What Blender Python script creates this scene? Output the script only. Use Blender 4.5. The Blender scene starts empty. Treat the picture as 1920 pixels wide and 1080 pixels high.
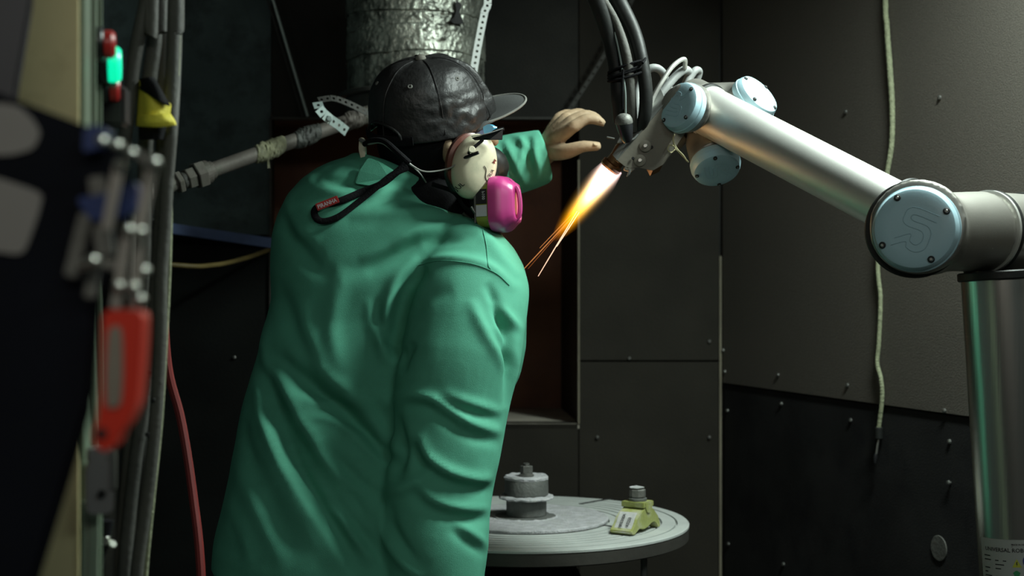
import bpy, bmesh, math, random
import numpy as np
from mathutils import Vector, Matrix, noise
random.seed(4); np.random.seed(4)
S = bpy.context.scene
COL = S.collection
F = 2600.0; CH = 1.35           # focal length in pixels of a 1920 wide frame, eye height

def P(u, v, d):                 # point seen at pixel (u, v) at depth d metres
    return Vector(((u-960)/F*d, d, CH-(v-540)/F*d))

# ---------------------------------------------------------------- camera, world, lights, exposure
cam_d = bpy.data.cameras.new('camera'); cam = bpy.data.objects.new('camera', cam_d); COL.objects.link(cam)
cam.location = (0, 0, CH); cam.rotation_euler = (math.pi/2, 0, 0)
cam_d.sensor_width = 36; cam_d.lens = F/1920*36; cam_d.clip_start = .05
cam_d.dof.use_dof = True; cam_d.dof.focus_distance = 2.33; cam_d.dof.aperture_fstop = 4.5
S.camera = cam
S.view_settings.view_transform = 'Standard'; S.view_settings.look = 'None'
S.view_settings.gamma = 1; S.view_settings.exposure = 0.0
w = bpy.data.worlds.new('room_air'); S.world = w; w.use_nodes = True
w.node_tree.nodes['Background'].inputs[0].default_value = (.62, .85, .9, 1)
w.node_tree.nodes['Background'].inputs[1].default_value = .006
def area_light(name, loc, target, size, energy, color, size_y=None):
    l = bpy.data.lights.new(name, 'AREA'); l.energy = energy; l.color = color; l.size = size
    if size_y: l.shape = 'RECTANGLE'; l.size_y = size_y
    o = bpy.data.objects.new(name, l); COL.objects.link(o); o.location = loc
    o.rotation_euler = (Vector(target)-Vector(loc)).to_track_quat('-Z', 'Y').to_euler()
    return o
LAMP_DIR = Vector((-.42, -.20, -1))
LAMP = Vector((.90, 2.22, 2.40))
area_light('booth_lamp_light', LAMP, LAMP+LAMP_DIR, .62, 44, (.86, 1.0, .93), .14)
area_light('front_fill_left', (-.10, -.45, 2.25), (-.35, 1.4, 1.1), 1.3, 7.5, (1.0, .97, .86), .2)  # unseen frontal fill, added to brighten the cabinet and left foreground
area_light('shop_light', (1.45, -.5, 2.7), (-.1, 2.5, 1.2), .8, 6.5, (.80, 1.0, .96), .3)

# ---------------------------------------------------------------- helpers: materials
def mat(name, col, rough=.6, metal=0, noise_amt=.25, scale=8, bump=.0, bscale=60, spec=.5, emit=None, estr=0,
        dark=None, dscale=3, stretch=None, aniso=0, coat=0):
    m = bpy.data.materials.new(name); m.use_nodes = True; nt = m.node_tree; n = nt.nodes; L = nt.links
    b = n['Principled BSDF']; b.inputs['Roughness'].default_value = rough; b.inputs['Metallic'].default_value = metal
    b.inputs['Specular IOR Level'].default_value = spec
    if coat: b.inputs['Coat Weight'].default_value = coat; b.inputs['Coat Roughness'].default_value = .25
    tc = n.new('ShaderNodeTexCoord'); mp = n.new('ShaderNodeMapping'); L.new(tc.outputs['Object'], mp.inputs[0])
    if stretch: mp.inputs['Scale'].default_value = stretch
    nz = n.new('ShaderNodeTexNoise'); nz.inputs['Scale'].default_value = scale; nz.inputs['Detail'].default_value = 6
    L.new(mp.outputs[0], nz.inputs[0])
    r = n.new('ShaderNodeValToRGB'); L.new(nz.outputs[0], r.inputs[0])
    a = [max(0, c*(1-noise_amt)) for c in col]; z = [min(1, c*(1+noise_amt)) for c in col]
    r.color_ramp.elements[0].position = .3; r.color_ramp.elements[1].position = .7
    r.color_ramp.elements[0].color = (*a, 1); r.color_ramp.elements[1].color = (*z, 1)
    out = r.outputs[0]
    if dark is not None:
        n2 = n.new('ShaderNodeTexNoise'); n2.inputs['Scale'].default_value = dscale; n2.inputs['Detail'].default_value = 8
        n2.inputs['Roughness'].default_value = .65
        L.new(tc.outputs['Object'], n2.inputs[0])
        r2 = n.new('ShaderNodeValToRGB'); r2.color_ramp.elements[0].position = .48; r2.color_ramp.elements[1].position = .66
        L.new(n2.outputs[0], r2.inputs[0])
        mx = n.new('ShaderNodeMixRGB'); L.new(r2.outputs[0], mx.inputs[0]); L.new(out, mx.inputs[1])
        mx.inputs[2].default_value = (*dark, 1); out = mx.outputs[0]
    L.new(out, b.inputs['Base Color'])
    if bump:
        n3 = n.new('ShaderNodeTexNoise'); n3.inputs['Scale'].default_value = bscale; n3.inputs['Detail'].default_value = 5
        L.new(mp.outputs[0], n3.inputs[0])
        bp = n.new('ShaderNodeBump'); bp.inputs['Strength'].default_value = bump; bp.inputs['Distance'].default_value = .004
        L.new(n3.outputs[0], bp.inputs['Height']); L.new(bp.outputs[0], b.inputs['Normal'])
    if emit: b.inputs['Emission Color'].default_value = (*emit, 1); b.inputs['Emission Strength'].default_value = estr
    return m

M = dict(
 sheet_dark=mat('dark_steel_sheet', (.020, .020, .017), .55, .25, .3, 5, .25, 220, dark=(.012, .013, .011), dscale=4, spec=.2),
 sheet_left=mat('blue_grey_steel_sheet', (.075, .105, .105), .6, .2, .3, 5, .2, 160, dark=(.045, .06, .06), dscale=9, spec=.2),
 sheet_black=mat('black_steel_sheet', (.006, .007, .0065), .7, 0, .4, 4, .2, 120, spec=.15),  # lower left panel, darker than the sheet above it
 wiregreen=mat('pale_green_wire', (.26, .33, .24), .5, 0, .1, 20),
 boxgrey=mat('grey_cast_box', (.30, .29, .28), .45, .3, .12, 30),
 linkmetal=mat('dull_zinc_link', (.34, .32, .29), .42, .3, .15, 20),
 sheet_right=mat('brown_grey_hardboard', (.095, .084, .070), .75, 0, .16, 300, .35, 320),
 sheet_right_low=mat('dark_hardboard', (.018, .018, .018), .7, 0, .25, 6, .2, 260, dark=(.010, .010, .011), dscale=5, spec=.25),
 board_back=mat('grey_brown_board', (.026, .0235, .018), .75, 0, .18, 5, .2, 200, spec=.2),
 board_edge=mat('raw_board_edge', (.20, .18, .13), .8),
 rust=mat('flame_tinted_rusty_steel', (.16, .065, .032), .45, .35, .4, 3, .15, 40, dark=(.10, .045, .03), dscale=2.5),  # rusty steel, with the flame's warm glow put into the colour
 sill=mat('pale_sill', (.50, .46, .38), .85, 0, .25, 6, .2, 80),  # sill board, paler than the recess panels around it
 floor=mat('sooty_concrete', (.05, .05, .047), .85, 0, .3, 4, .3, 50),
 jacket=mat('green_cotton', (.10, .38, .26), .82, 0, .07, 9, .22, 900, spec=.25, dark=(.08, .31, .21), dscale=5),
 trousers=mat('dark_blue_denim', (.02, .025, .04), .85, 0, .2, 9, .3, 500),
 boot=mat('brown_leather', (.05, .03, .02), .6, 0, .3, 9, .2, 100),
 skin=mat('tanned_skin', (.37, .27, .175), .6, 0, .12, 25, .2, 160, spec=.3, dark=(.26, .175, .10), dscale=26),
 hair=mat('dark_hair', (.018, .012, .009), .6, 0, .4, 60, .8, 400),
 cap=mat('black_cap_cloth', (.021, .0205, .0205), .45, 0, .25, 14, .5, 75, spec=.5),
 brim=mat('grey_cap_brim', (.075, .077, .076), .7, 0, .12, 12, .2, 500),
 thread=mat('grey_stitching', (.22, .22, .20), .8),
 button=mat('cloth_button', (.20, .19, .16), .7),
 black=mat('black_cloth', (.006, .006, .007), .85, 0, .3, 30, .3, 300, spec=.15),
 bandana=mat('navy_lining', (.06, .08, .14), .7, 0, .3, 30, .3, 200),
 black_pl=mat('black_plastic', (.012, .012, .014), .35, 0, .2, 20),
 rubber=mat('black_rubber', (.013, .014, .013), .5, 0, .3, 12, .1, 120, spec=.3),
 grey_tube=mat('grey_tubing', (.24, .25, .245), .55, 0, .15, 20, .1, 120),
 cream=mat('cream_plastic', (.72, .66, .48), .32, 0, .05, 9, 0, dark=(.52, .50, .36), dscale=18, coat=.3),
 redbrown=mat('brown_red_plastic', (.15, .05, .035), .35),
 pink=mat('magenta_plastic', (.52, .05, .23), .33, 0, .08, 10, coat=.2),
 olive=mat('olive_label', (.32, .38, .06), .5),
 white=mat('white_print', (.62, .62, .66), .5, 0, .06),
 redtag=mat('red_woven_tag', (.42, .03, .025), .7, 0, .12, 60),
 wire=mat('grey_cord', (.30, .30, .28), .4),
 glass_blue=mat('blue_lens', (.10, .40, .60), .08, .2, .25, 30, coat=1),
 alu=mat('satin_aluminium', (.60, .60, .565), .50, .8, .04, 30, .03, 500),
 alu_cast=mat('cast_aluminium', (.27, .26, .235), .45, .75, .06, 20, .06, 600),
 steel=mat('brushed_steel', (.62, .61, .56), .27, .95, .08, 40, .06, 200, stretch=(1, 1, .02)),
 capblue=mat('pale_blue_plastic', (.36, .53, .60), .42, 0, .05, 14, .05, 200),
 groove=mat('logo_line', (.33, .49, .56), .5),
 hole=mat('dark_recess', (.008, .008, .008), .7),
 screw=mat('steel_screw', (.35, .35, .33), .35, .9),
 oldsteel=mat('dusty_steel', (.14, .14, .128), .6, .4, .25, 20, .3, 150, dark=(.10, .10, .09), dscale=25),
 bracket=mat('grey_bracket_steel', (.18, .165, .13), .6, .2, .15, 14, .1, 150, dark=(.16, .14, .11), dscale=14),
 bracket_hi=mat('bright_bracket_steel', (.31, .32, .305), .45, .5, .15, 14, .1, 150),
 copper=mat('browned_nozzle', (.28, .15, .07), .4, .8, .3, 25, .2, 80),
 sprayed=mat('grey_spray_coating', (.40, .40, .415), .85, 0, .2, 60, .7, 260, dark=(.34, .35, .34), dscale=40),
 table=mat('grey_coated_table', (.42, .445, .425), .8, 0, .05, 20, .2, 300, dark=(.37, .39, .375), dscale=9),
 table_side=mat('dark_table_edge', (.055, .052, .045), .6, .3, .2, 10, .2, 60),
 coatgrey=mat('dull_grey_metal', (.12, .125, .117), .7, .3, .25, 25, .4, 150),
 yellowgreen=mat('chartreuse_paint', (.33, .355, .115), .5, .1, .15, 30, .3, 200, dark=(.40, .40, .30), dscale=30),
 dusty=mat('dusty_top', (.45, .45, .44), .85, 0, .15, 60, .3, 300),
 foil=mat('foil_tape', (.40, .42, .36), .38, .75, .30, 22, 1.0, 60, dark=(.10, .105, .09), dscale=16),
 duct=mat('duct_metal', (.10, .10, .09), .5, .6, .25, 9, .3, 60),
 galv=mat('galvanised_strap', (.36, .44, .42), .45, .35, .1, 40),
 galv_dark=mat('sooty_strap', (.045, .045, .04), .6, .4, .2, 30),
 galv_light=mat('white_strap', (.80, .85, .82), .6, .0, .05, 40),
 pipe=mat('dusty_pipe', (.135, .12, .105), .65, .3, .25, 12, .2, 120, dark=(.085, .09, .07), dscale=12),
 tape=mat('pale_masking_tape', (.20, .20, .12), .8, 0, .25, 40, .6, 150, dark=(.16, .16, .11), dscale=30),
 tape_dark=mat('dark_tape', (.055, .058, .052), .6, 0, .5, 40, .8, 120),
 bluebar=mat('blue_painted_bar', (.09, .14, .30), .6, 0, .2, 20),
 yhose=mat('dull_yellow_hose', (.16, .12, .04), .6, 0, .2, 20),
 redhose=mat('red_hose', (.15, .012, .010), .55, 0, .15, 20),
 hose=mat('dusty_grey_hose', (.066, .064, .055), .7, 0, .22, 14, .3, 120, dark=(.06, .06, .052), dscale=9),
 hose_d=mat('dark_dusty_hose', (.055, .055, .048), .7, 0, .25, 14, .3, 120),
 yellow=mat('yellow_cloth', (.72, .62, .06), .7, 0, .15, 20, .3, 200),
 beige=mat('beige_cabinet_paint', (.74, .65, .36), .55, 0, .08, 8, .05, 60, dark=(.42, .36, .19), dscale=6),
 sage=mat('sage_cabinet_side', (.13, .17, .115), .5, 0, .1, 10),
 greycase=mat('grey_painted_case', (.055, .055, .062), .6, 0, .1, 8),
 case=mat('blue_black_case', (.004, .005, .008), .8, 0, .3, 8, spec=.1),
 navy=mat('navy_plastic', (.02, .035, .12), .4, 0, .2, 10),
 sticker=mat('grey_sticker', (.19, .185, .175), .6, 0, .08, 10),
 chrome=mat('zinc_plated_steel', (.55, .56, .50), .28, .9, .15, 20),
 redgrip=mat('red_plastisol_grip', (.52, .030, .014), .42, 0, .06, 10, coat=.2),
 gripgrey=mat('grey_grip_inset', (.17, .15, .12), .6),
 redlens=mat('red_button', (.42, .02, .018), .35),
 greenlens=mat('lit_green_button', (.02, .7, .4), .3, emit=(.0, 1.0, .50), estr=.85),
 cord=mat('green_braided_cord', (.27, .29, .18), .75, 0, .22, 90, .6, 200),
 twine=mat('pale_twine', (.42, .38, .22), .8),
 lampglow=mat('lamp_diffuser', (.8, .9, .85), .5, emit=(.86, 1, .93), estr=3),
 label=mat('label_vinyl', (.36, .38, .36), .5, 0, .06, 20),
 ink=mat('black_ink', (.012, .012, .014), .6),
 inkblue=mat('navy_ink', (.03, .035, .16), .6),
 inkgreen=mat('green_ink', (.03, .25, .09), .6),
 inkyellow=mat('yellow_ink', (.45, .47, .05), .6),
)

# ---------------------------------------------------------------- helpers: objects
def link(o, parent=None, label=None, cat=None, group=None, kind=None):
    COL.objects.link(o)
    if parent is not None:
        o.parent = parent; o.matrix_parent_inverse = WORLD.get(parent.name, Matrix()).inverted()
    if label: o['label'] = label
    if cat: o['category'] = cat
    if group: o['group'] = group
    if kind: o['kind'] = kind
    return o
WORLD = {}
def thing(name, loc, label, cat, group=None):
    o = bpy.data.objects.new(name, None); o.empty_display_size = .05
    link(o, None, label, cat, group); o.location = loc; WORLD[o.name] = Matrix.Translation(Vector(loc)); return o
def mesh(name, vs, fs, m, parent=None, smooth=True, **k):
    me = bpy.data.meshes.new(name); me.from_pydata([tuple(v) for v in vs], [], [tuple(f) for f in fs]); me.materials.append(m if not isinstance(m, str) else M[m])
    bm = bmesh.new(); bm.from_mesh(me); bmesh.ops.recalc_face_normals(bm, faces=bm.faces); bm.to_mesh(me); bm.free()
    if smooth:
        me.polygons.foreach_set('use_smooth', [True]*len(me.polygons))
    o = bpy.data.objects.new(name, me); link(o, parent, **k)
    if smooth and smooth != 'full': sharp(o)
    return o
def sharp(o, ang=35):
    bm = bmesh.new(); bm.from_mesh(o.data); a = math.radians(ang)
    for e in bm.edges:
        if len(e.link_faces) == 2 and e.calc_face_angle(0) > a: e.smooth = False
    bm.to_mesh(o.data); bm.free()
def crom(pts, n):
    pts = [Vector(p) for p in pts]
    if len(pts) < 3: return [pts[0].lerp(pts[-1], i/n) for i in range(n+1)]
    q = [pts[0]*2-pts[1]]+pts+[pts[-1]*2-pts[-2]]; out = []
    seg = len(pts)-1
    for i in range(n+1):
        t = i/n*seg; k = min(int(t), seg-1); t -= k
        a, b, c, d = q[k:k+4]
        out.append(.5*((2*b)+(c-a)*t+(2*a-5*b+4*c-d)*t*t+(3*b-a-3*c+d)*t**3))
    return out
def lerpl(l, t):
    x = t*(len(l)-1); k = min(int(x), len(l)-2); return l[k]+(l[k+1]-l[k])*(x-k)
def tube_geo(pts, r, n=None, seg=12, flat=1.0, cap=True, wob=0, rings=0, nrm=None):
    """tube along a smoothed path; r a number or list; flat squashes the second axis"""
    n = n or max(6, 6*(len(pts)-1)); c = crom(pts, n); rl = r if isinstance(r, (list, tuple)) else [r, r]
    vs, fs = [], []; up = None
    for i, p in enumerate(c):
        t = (c[min(i+1, n)]-c[max(i-1, 0)]).normalized()
        if up is None: up = Vector(nrm) if nrm is not None else (Vector((0, 0, 1)) if abs(t.z) < .9 else Vector((0, 1, 0)))
        up = (up-t*up.dot(t)).normalized(); sd = t.cross(up)
        rr = lerpl(rl, i/n)*(1+wob*noise.noise(p*23))*(1+(.10 if rings and i % rings == 0 else 0))
        for k in range(seg):
            a = 2*math.pi*k/seg; vs.append(p+sd*math.cos(a)*rr+up*math.sin(a)*rr*flat)
    for i in range(n):
        for k in range(seg):
            fs.append((i*seg+k, i*seg+(k+1) % seg, (i+1)*seg+(k+1) % seg, (i+1)*seg+k))
    if cap:   # rounded-off ends
        t0 = (c[0]-c[1]).normalized(); t1 = (c[n]-c[n-1]).normalized()
        for base, t, rr in ((0, t0, rl[0]), (n*seg, t1, rl[-1])):
            b2 = len(vs); cen = c[0] if base == 0 else c[n]
            for k in range(seg): vs.append(cen+(vs[base+k]-cen)*.7+t*rr*flat*(.7 if cap == 'round' else .05))
            for k in range(seg): fs.append((base+k, base+(k+1) % seg, b2+(k+1) % seg, b2+k))
            fs.append(tuple(range(b2, b2+seg)))
    return vs, fs
def tube(name, pts, r, m, parent=None, lk=None, **kw):
    lk = lk or {}; vs, fs = tube_geo(pts, r, **kw); return mesh(name, vs, fs, m, parent, **lk)
def up_to(p, q, z=2.795):   # continue the line q -> p up to the ceiling
    d = p-q; return p+d*((z-p.z)/d.z)
def frame(axis, up=(0, 0, 1)):
    z = Vector(axis).normalized(); x = Vector(up).cross(z)
    if x.length < 1e-4: x = Vector((1, 0, 0))
    x.normalize(); y = z.cross(x); return Matrix((x, y, z)).transposed()
def lathe_geo(prof, cen, axis, seg=48, up=(0, 0, 1), ry=1.0, jit=0):
    """profile of (radius, height) turned about axis through cen"""
    R = frame(axis, up); cen = Vector(cen); vs, fs = [], []
    for (r, h) in prof:
        for k in range(seg):
            a = 2*math.pi*k/seg; q = Vector((math.cos(a)*r, math.sin(a)*r*ry, h))
            if jit: q += Vector((noise.noise(q*90), noise.noise(q*90+Vector((5, 0, 0))), noise.noise(q*90+Vector((0, 9, 0)))))*jit
            vs.append(cen+R@q)
    for i in range(len(prof)-1):
        for k in range(seg): fs.append((i*seg+k, i*seg+(k+1) % seg, (i+1)*seg+(k+1) % seg, (i+1)*seg+k))
    if prof[0][0] > 0: fs.append(tuple(range(seg)))
    b = (len(prof)-1)*seg; fs.append(tuple(range(b, b+seg)))
    return vs, fs
def lathe(name, prof, cen, axis, m, parent=None, lk=None, smooth=True, **kw):
    vs, fs = lathe_geo(prof, cen, axis, **kw); return mesh(name, vs, fs, m, parent, smooth, **(lk or {}))
def rodprof(r, h, b=None, z0=0):
    b = b if b is not None else min(r, h)*.12
    return [(r-b, z0), (r, z0+b), (r, z0+h-b), (r-b, z0+h)]
def plate(name, poly, ext, m, parent=None, bevel=0.0, **k):
    """3-D polygon extruded by a vector"""
    n = len(poly); ext = Vector(ext); vs = [Vector(p) for p in poly]+[Vector(p)+ext for p in poly]
    fs = [tuple(range(n)), tuple(range(2*n-1, n-1, -1))]+[(i, (i+1) % n, n+(i+1) % n, n+i) for i in range(n)]
    o = mesh(name, vs, fs, m, parent, smooth=False, **k)
    if bevel: bev(o, bevel)
    return o
def bev(o, w, seg=2):
    bm = bmesh.new(); bm.from_mesh(o.data)
    bmesh.ops.bevel(bm, geom=list(bm.edges), offset=w, segments=seg, affect='EDGES', clamp_overlap=True)
    bm.to_mesh(o.data); bm.free()
def box(name, c, s, m, parent=None, rot=None, bevel=.002, **k):
    R = rot or Matrix.Identity(3); c = Vector(c)
    q = [(x*s[0]/2, y*s[1]/2) for x, y in ((-1, -1), (1, -1), (1, 1), (-1, 1))]
    return plate(name, [c+R@Vector((x, y, -s[2]/2)) for x, y in q], R@Vector((0, 0, s[2])), m, parent, bevel, **k)
def roundpoly(pts, r=.25, n=4):
    """soften the corners of a 2-D/3-D polygon"""
    out = []; L = len(pts); pts = [Vector(p) for p in pts]
    for i in range(L):
        a, b, c = pts[i-1], pts[i], pts[(i+1) % L]
        p = b.lerp(a, r); q = b.lerp(c, r)
        for k in range(n+1):
            t = k/n; out.append(p*(1-t)**2+b*2*t*(1-t)+q*t*t)
    return out
def text_geo(s, size, align='LEFT', space=1.0):
    cu = bpy.data.curves.new('t', 'FONT'); cu.body = s; cu.size = size; cu.align_x = align; cu.resolution_u = 2; cu.offset = size*.012
    cu.space_character = space
    o = bpy.data.objects.new('t', cu); COL.objects.link(o); bpy.context.view_layer.update()
    me = o.to_mesh(); vs = [v.co.copy() for v in me.vertices]; fs = [tuple(p.vertices) for p in me.polygons]
    o.to_mesh_clear(); bpy.data.objects.remove(o); bpy.data.curves.remove(cu); return vs, fs
def text(name, s, size, fn, m, parent, **k):
    vs, fs = text_geo(s, size, **k); return mesh(name, [fn(v.x, v.y) for v in vs], fs, m, parent, smooth=False)
def onplane(o, x, y, lift=.0006):
    o = Vector(o); x = Vector(x).normalized(); y = Vector(y); y = (y-x*y.dot(x)).normalized(); n = x.cross(y)
    return lambda a, b: o+x*a+y*b+n*lift
def remesh(name, geos, vox, m, parent=None, smooth_it=4, fac=.5, **k):
    vs, fs = [], []
    for v, f in geos:
        b = len(vs); vs += list(v); fs += [tuple(i+b for i in q) for q in f]
    o = mesh(name, vs, fs, m, parent, smooth='full', **k)
    rm = o.modifiers.new('r', 'REMESH'); rm.mode = 'VOXEL'; rm.voxel_size = vox
    if smooth_it: sm = o.modifiers.new('s', 'SMOOTH'); sm.iterations = smooth_it; sm.factor = fac
    bpy.context.view_layer.update()
    dg = bpy.context.evaluated_depsgraph_get(); me = bpy.data.meshes.new_from_object(o.evaluated_get(dg))
    old = o.data; o.modifiers.clear(); o.data = me; me.name = name; bpy.data.meshes.remove(old)
    if not me.materials: me.materials.append(M[m])
    me.polygons.foreach_set('use_smooth', [True]*len(me.polygons)); me.update()
    return o
def strap(name, pts, wd, m, parent=None, nrm=(0, -1, 0), pitch=.011, hole=.0032, th=.0012, big=None, lk=None):
    """perforated strap: a real round hole punched in every cell"""
    L = sum((Vector(a)-Vector(b)).length for a, b in zip(pts, pts[1:])); nc = max(2, int(L/pitch)); dn = crom(pts, 400); ac = [0]
    for a, b in zip(dn, dn[1:]): ac.append(ac[-1]+(b-a).length)
    nc = max(2, int(ac[-1]/pitch)); c = []; k = 0
    for i in range(nc*2+1):
        s_ = ac[-1]*i/(nc*2)
        while k < 399 and ac[k+1] < s_: k += 1
        c.append(dn[k].lerp(dn[k+1], (s_-ac[k])/max(1e-9, ac[k+1]-ac[k])))
    vs, fs = [], []; nrm = Vector(nrm)
    for i in range(nc):
        a, mid, b = c[2*i], c[2*i+1], c[2*i+2]; t = (b-a); ln = t.length; t.normalize()
        sd = t.cross(nrm).normalized()
        o = len(vs); h = hole*(1.5 if big and i % big == 0 else 1)
        ring = [(-ln/2, -wd/2), (0, -wd/2), (ln/2, -wd/2), (ln/2, 0), (ln/2, wd/2), (0, wd/2), (-ln/2, wd/2), (-ln/2, 0)]
        for x, y in ring: vs.append(mid+t*x+sd*y)
        for x, y in ring:
            q = math.atan2(y/wd, x/ln); vs.append(mid+t*math.cos(q)*h+sd*math.sin(q)*h)
        for k in range(8): fs.append((o+k, o+(k+1) % 8, o+8+(k+1) % 8, o+8+k))
    ob = mesh(name, vs, fs, m, parent, smooth=False, **(lk or {}))
    s = ob.modifiers.new('thickness', 'SOLIDIFY'); s.thickness = th
    return ob
# ================================================================ the room
def struct(name, o): o['kind'] = 'structure'; return o
def slab(name, x0, x1, y0, y1, z0, z1, m, parent=None, bevel=0, **k):
    return box(name, ((x0+x1)/2, (y0+y1)/2, (z0+z1)/2), (x1-x0, y1-y0, z1-z0), m, parent, bevel=bevel, **k)
FL = slab('floor', -1.9, 2.6, -1.7, 5.0, -.06, 0, 'floor', kind='structure')
CE = slab('ceiling', -1.9, 2.6, -.2, 5.0, 2.80, 2.86, 'sheet_dark', kind='structure')
slab('wall_left', -1.86, -1.80, -.4, 4.05, 0, 2.8, 'sheet_left', kind='structure')
# back wall with the recess opening
ox0, ox1, oz0, oz1 = P(508, 0, 4).x, P(1086, 0, 4).x, P(0, 794, 4).z, P(0, 222, 4).z
def ringwall(x0, x1, z0, z1, y0, y1):
    vs, fs = [], []
    for y in (y0, y1):
        for (a, b) in ((x0, z0), (x1, z0), (x1, z1), (x0, z1), (ox0, oz0), (ox1, oz0), (ox1, oz1), (ox0, oz1)): vs.append((a, y, b))
    for k in range(4):
        j = (k+1) % 4; fs += [(k, j, 4+j, 4+k), (8+k, 8+j, 12+j, 12+k), (k, j, 8+j, 8+k), (4+k, 4+j, 12+j, 12+k)]
    return vs, fs
WB = mesh('wall_back', *ringwall(-1.8, .70, 0, 2.8, 4.014, 4.06), 'sheet_dark', smooth=False, kind='structure')
cx = P(1353, 0, 4).x
sz = P(0, 677, 4).z
slab('panel', ox0+.003, ox1-.003, 4.0, 4.013, oz1+.0, 2.79, 'sheet_dark', WB, .001)
slab('panel', -1.795, ox0, 4.0, 4.013, P(0, 440, 4).z, 2.79, 'sheet_left', WB, .001)
slab('panel', -1.795, ox0, 4.0, 4.013, .005, P(0, 440, 4).z-.003, 'sheet_black', WB, .001)
slab('panel', ox1, cx-.008, 3.997, 4.013, sz+.0025, 2.79, 'board_back', WB, .001)
slab('panel', ox1, cx-.008, 3.999, 4.013, .005, sz-.0025, 'board_back', WB, .001)
slab('panel', ox0+.003, ox1-.003, 4.0, 4.013, .005, oz0, 'board_back', WB, .001)
slab('edge_strip', cx-.0075, cx-.001, 3.992, 4.013, .005, P(0, 480, 4).z, 'board_edge', WB, label='pale raw board edge down the corner')
slab('edge_strip', ox1-.004, ox1+.001, 3.993, 4.0, oz0, P(0, 300, 4).z, 'board_edge', WB)
def screw_at(p, n, parent, r=.005):
    lathe('screw', [(r*.5, -.004), (r*.55, .0), (r, .001), (r*.9, .0045), (r*.5, .006)], p, n, 'screw', parent, seg=10)
for u, v in ((1180, 672), (440, 670), (1120, 820), (1330, 820), (1330, 640)): screw_at(P(u, v, 3.994), (0, -1, 0), WB)
# the recess behind the opening
by = 4.72
bx0, bx1, bz0, bz1 = P(500, 0, by).x-.06, P(1052, 0, by).x, P(0, 765, by).z, P(0, 238, by).z
RC = mesh('trim_1', [(bx0, by, bz0), (bx1, by, bz0), (bx1, by, bz1), (bx0, by, bz1), (bx0, by+.02, bz0), (bx1, by+.02, bz0), (bx1, by+.02, bz1), (bx0, by+.02, bz1)],
          [(0, 1, 2, 3), (4, 5, 6, 7), (0, 1, 5, 4), (1, 2, 6, 5), (2, 3, 7, 6), (3, 0, 4, 7)], 'rust', smooth=False, kind='structure', label='rusty steel back of the recess in the rear wall, flame glow in its colour')
def rev(a, b, c, d, t, m, nm='panel', **k): return plate(nm, [a, b, c, d], t, m, RC, **k)
rev((ox1, 4.012, oz0), (bx1, by, bz0), (bx1, by, bz1), (ox1, 4.012, oz1), (.015, 0, 0), 'sheet_dark', 'side_panel')
rev((ox0, 4.012, oz0), (bx0, by, bz0), (bx0, by, bz1), (ox0, 4.012, oz1), (-.015, 0, 0), 'rust', 'side_panel')
rev((ox0, 4.0, oz0), (ox1, 4.0, oz0), (bx1, by, bz0), (bx0, by, bz0), (0, 0, -.015), 'sill', 'sill', label='pale sill board')
rev((ox0, 4.012, oz1), (ox1, 4.012, oz1), (bx1, by, bz1), (bx0, by, bz1), (0, 0, .015), 'rust', 'top_panel')
for q in ((ox0, ox1, oz1-.004, oz1+.002), (ox0-.002, ox0+.004, oz0, oz1)):
    slab('lip', q[0], q[1], 3.985, 4.0, q[2], q[3], 'galv_dark', RC)
# right wall, running towards the camera
def RW(u, v):
    Y = (cx+.344*4)/((u-960)/F+.344); return P(u, v, Y)
RWn = Vector((-1, -.344, 0)).normalized(); RWd = Vector((.344, -1, 0)).normalized()
def rwslab(nm, y0, y1, z0, z1, lift, th, m, parent=None, **k):
    a = Vector((cx+.344*(4-y0), y0, 0)); b = Vector((cx+.344*(4-y1), y1, 0))
    return plate(nm, [a+RWn*lift+Vector((0, 0, z0)), b+RWn*lift+Vector((0, 0, z0)), b+RWn*lift+Vector((0, 0, z1)), a+RWn*lift+Vector((0, 0, z1))], -RWn*th, m, parent, **k)
WR = rwslab('wall_right', 4.0, -.4, 0, 2.8, -.012, .05, 'sheet_right_low', kind='structure')
seam = RW(1357, 718).z
rwslab('panel', 3.995, 1.75, seam, 2.79, 0, .012, 'sheet_right', WR, bevel=.001)
rwslab('panel', 1.745, -.39, seam, 2.79, 0, .012, 'sheet_right', WR, bevel=.001)
rwslab('panel', 3.995, 1.75, .005, seam-.004, -.005, .007, 'sheet_right_low', WR, bevel=.001)
rwslab('panel', 1.745, -.39, .005, seam-.004, -.005, .007, 'sheet_right_low', WR, bevel=.001)
for u, v in ((1460, 703), (1590, 722), (1772, 770), (1587, 210), (1763, 183), (1357, 657), (1360, 697), (1780, 905)):
    screw_at(RW(u, v), RWn, WR, .0055)
for u, v in ((1463, 757), (1593, 788), (1778, 828), (1362, 770), (1467, 1058), (1364, 1020)):
    screw_at(RW(u, v)-RWn*.005, RWn, WR, .0055)
lathe('cover_disc', rodprof(.028, .003, .001), RW(1758, 1028)-RWn*.005, RWn, 'oldsteel', WR, seg=32, lk=dict(label='round grey cover disc'))

# ---------------------------------------------------------------- booth lamp above the frame
t = thing('ceiling_lamp', LAMP+Vector((0, 0, .02)), 'narrow fluorescent lamp hanging above the robot arm', 'lamp')
R = LAMP_DIR.normalized().to_track_quat('-Z', 'Y').to_matrix()
box('housing', LAMP+R@Vector((0, 0, .045)), (.62, .2, .05), 'alu_cast', t, R, .004)
box('diffuser', LAMP+R@Vector((0, 0, .012)), (.56, .15, .010), 'lampglow', t, R, .002)
for s in (-.2, .2): tube('suspension_rod', [LAMP+Vector((s, 0, .08)), (LAMP.x+s, LAMP.y, 2.8)], .004, 'screw', t, n=2, seg=8)

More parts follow.
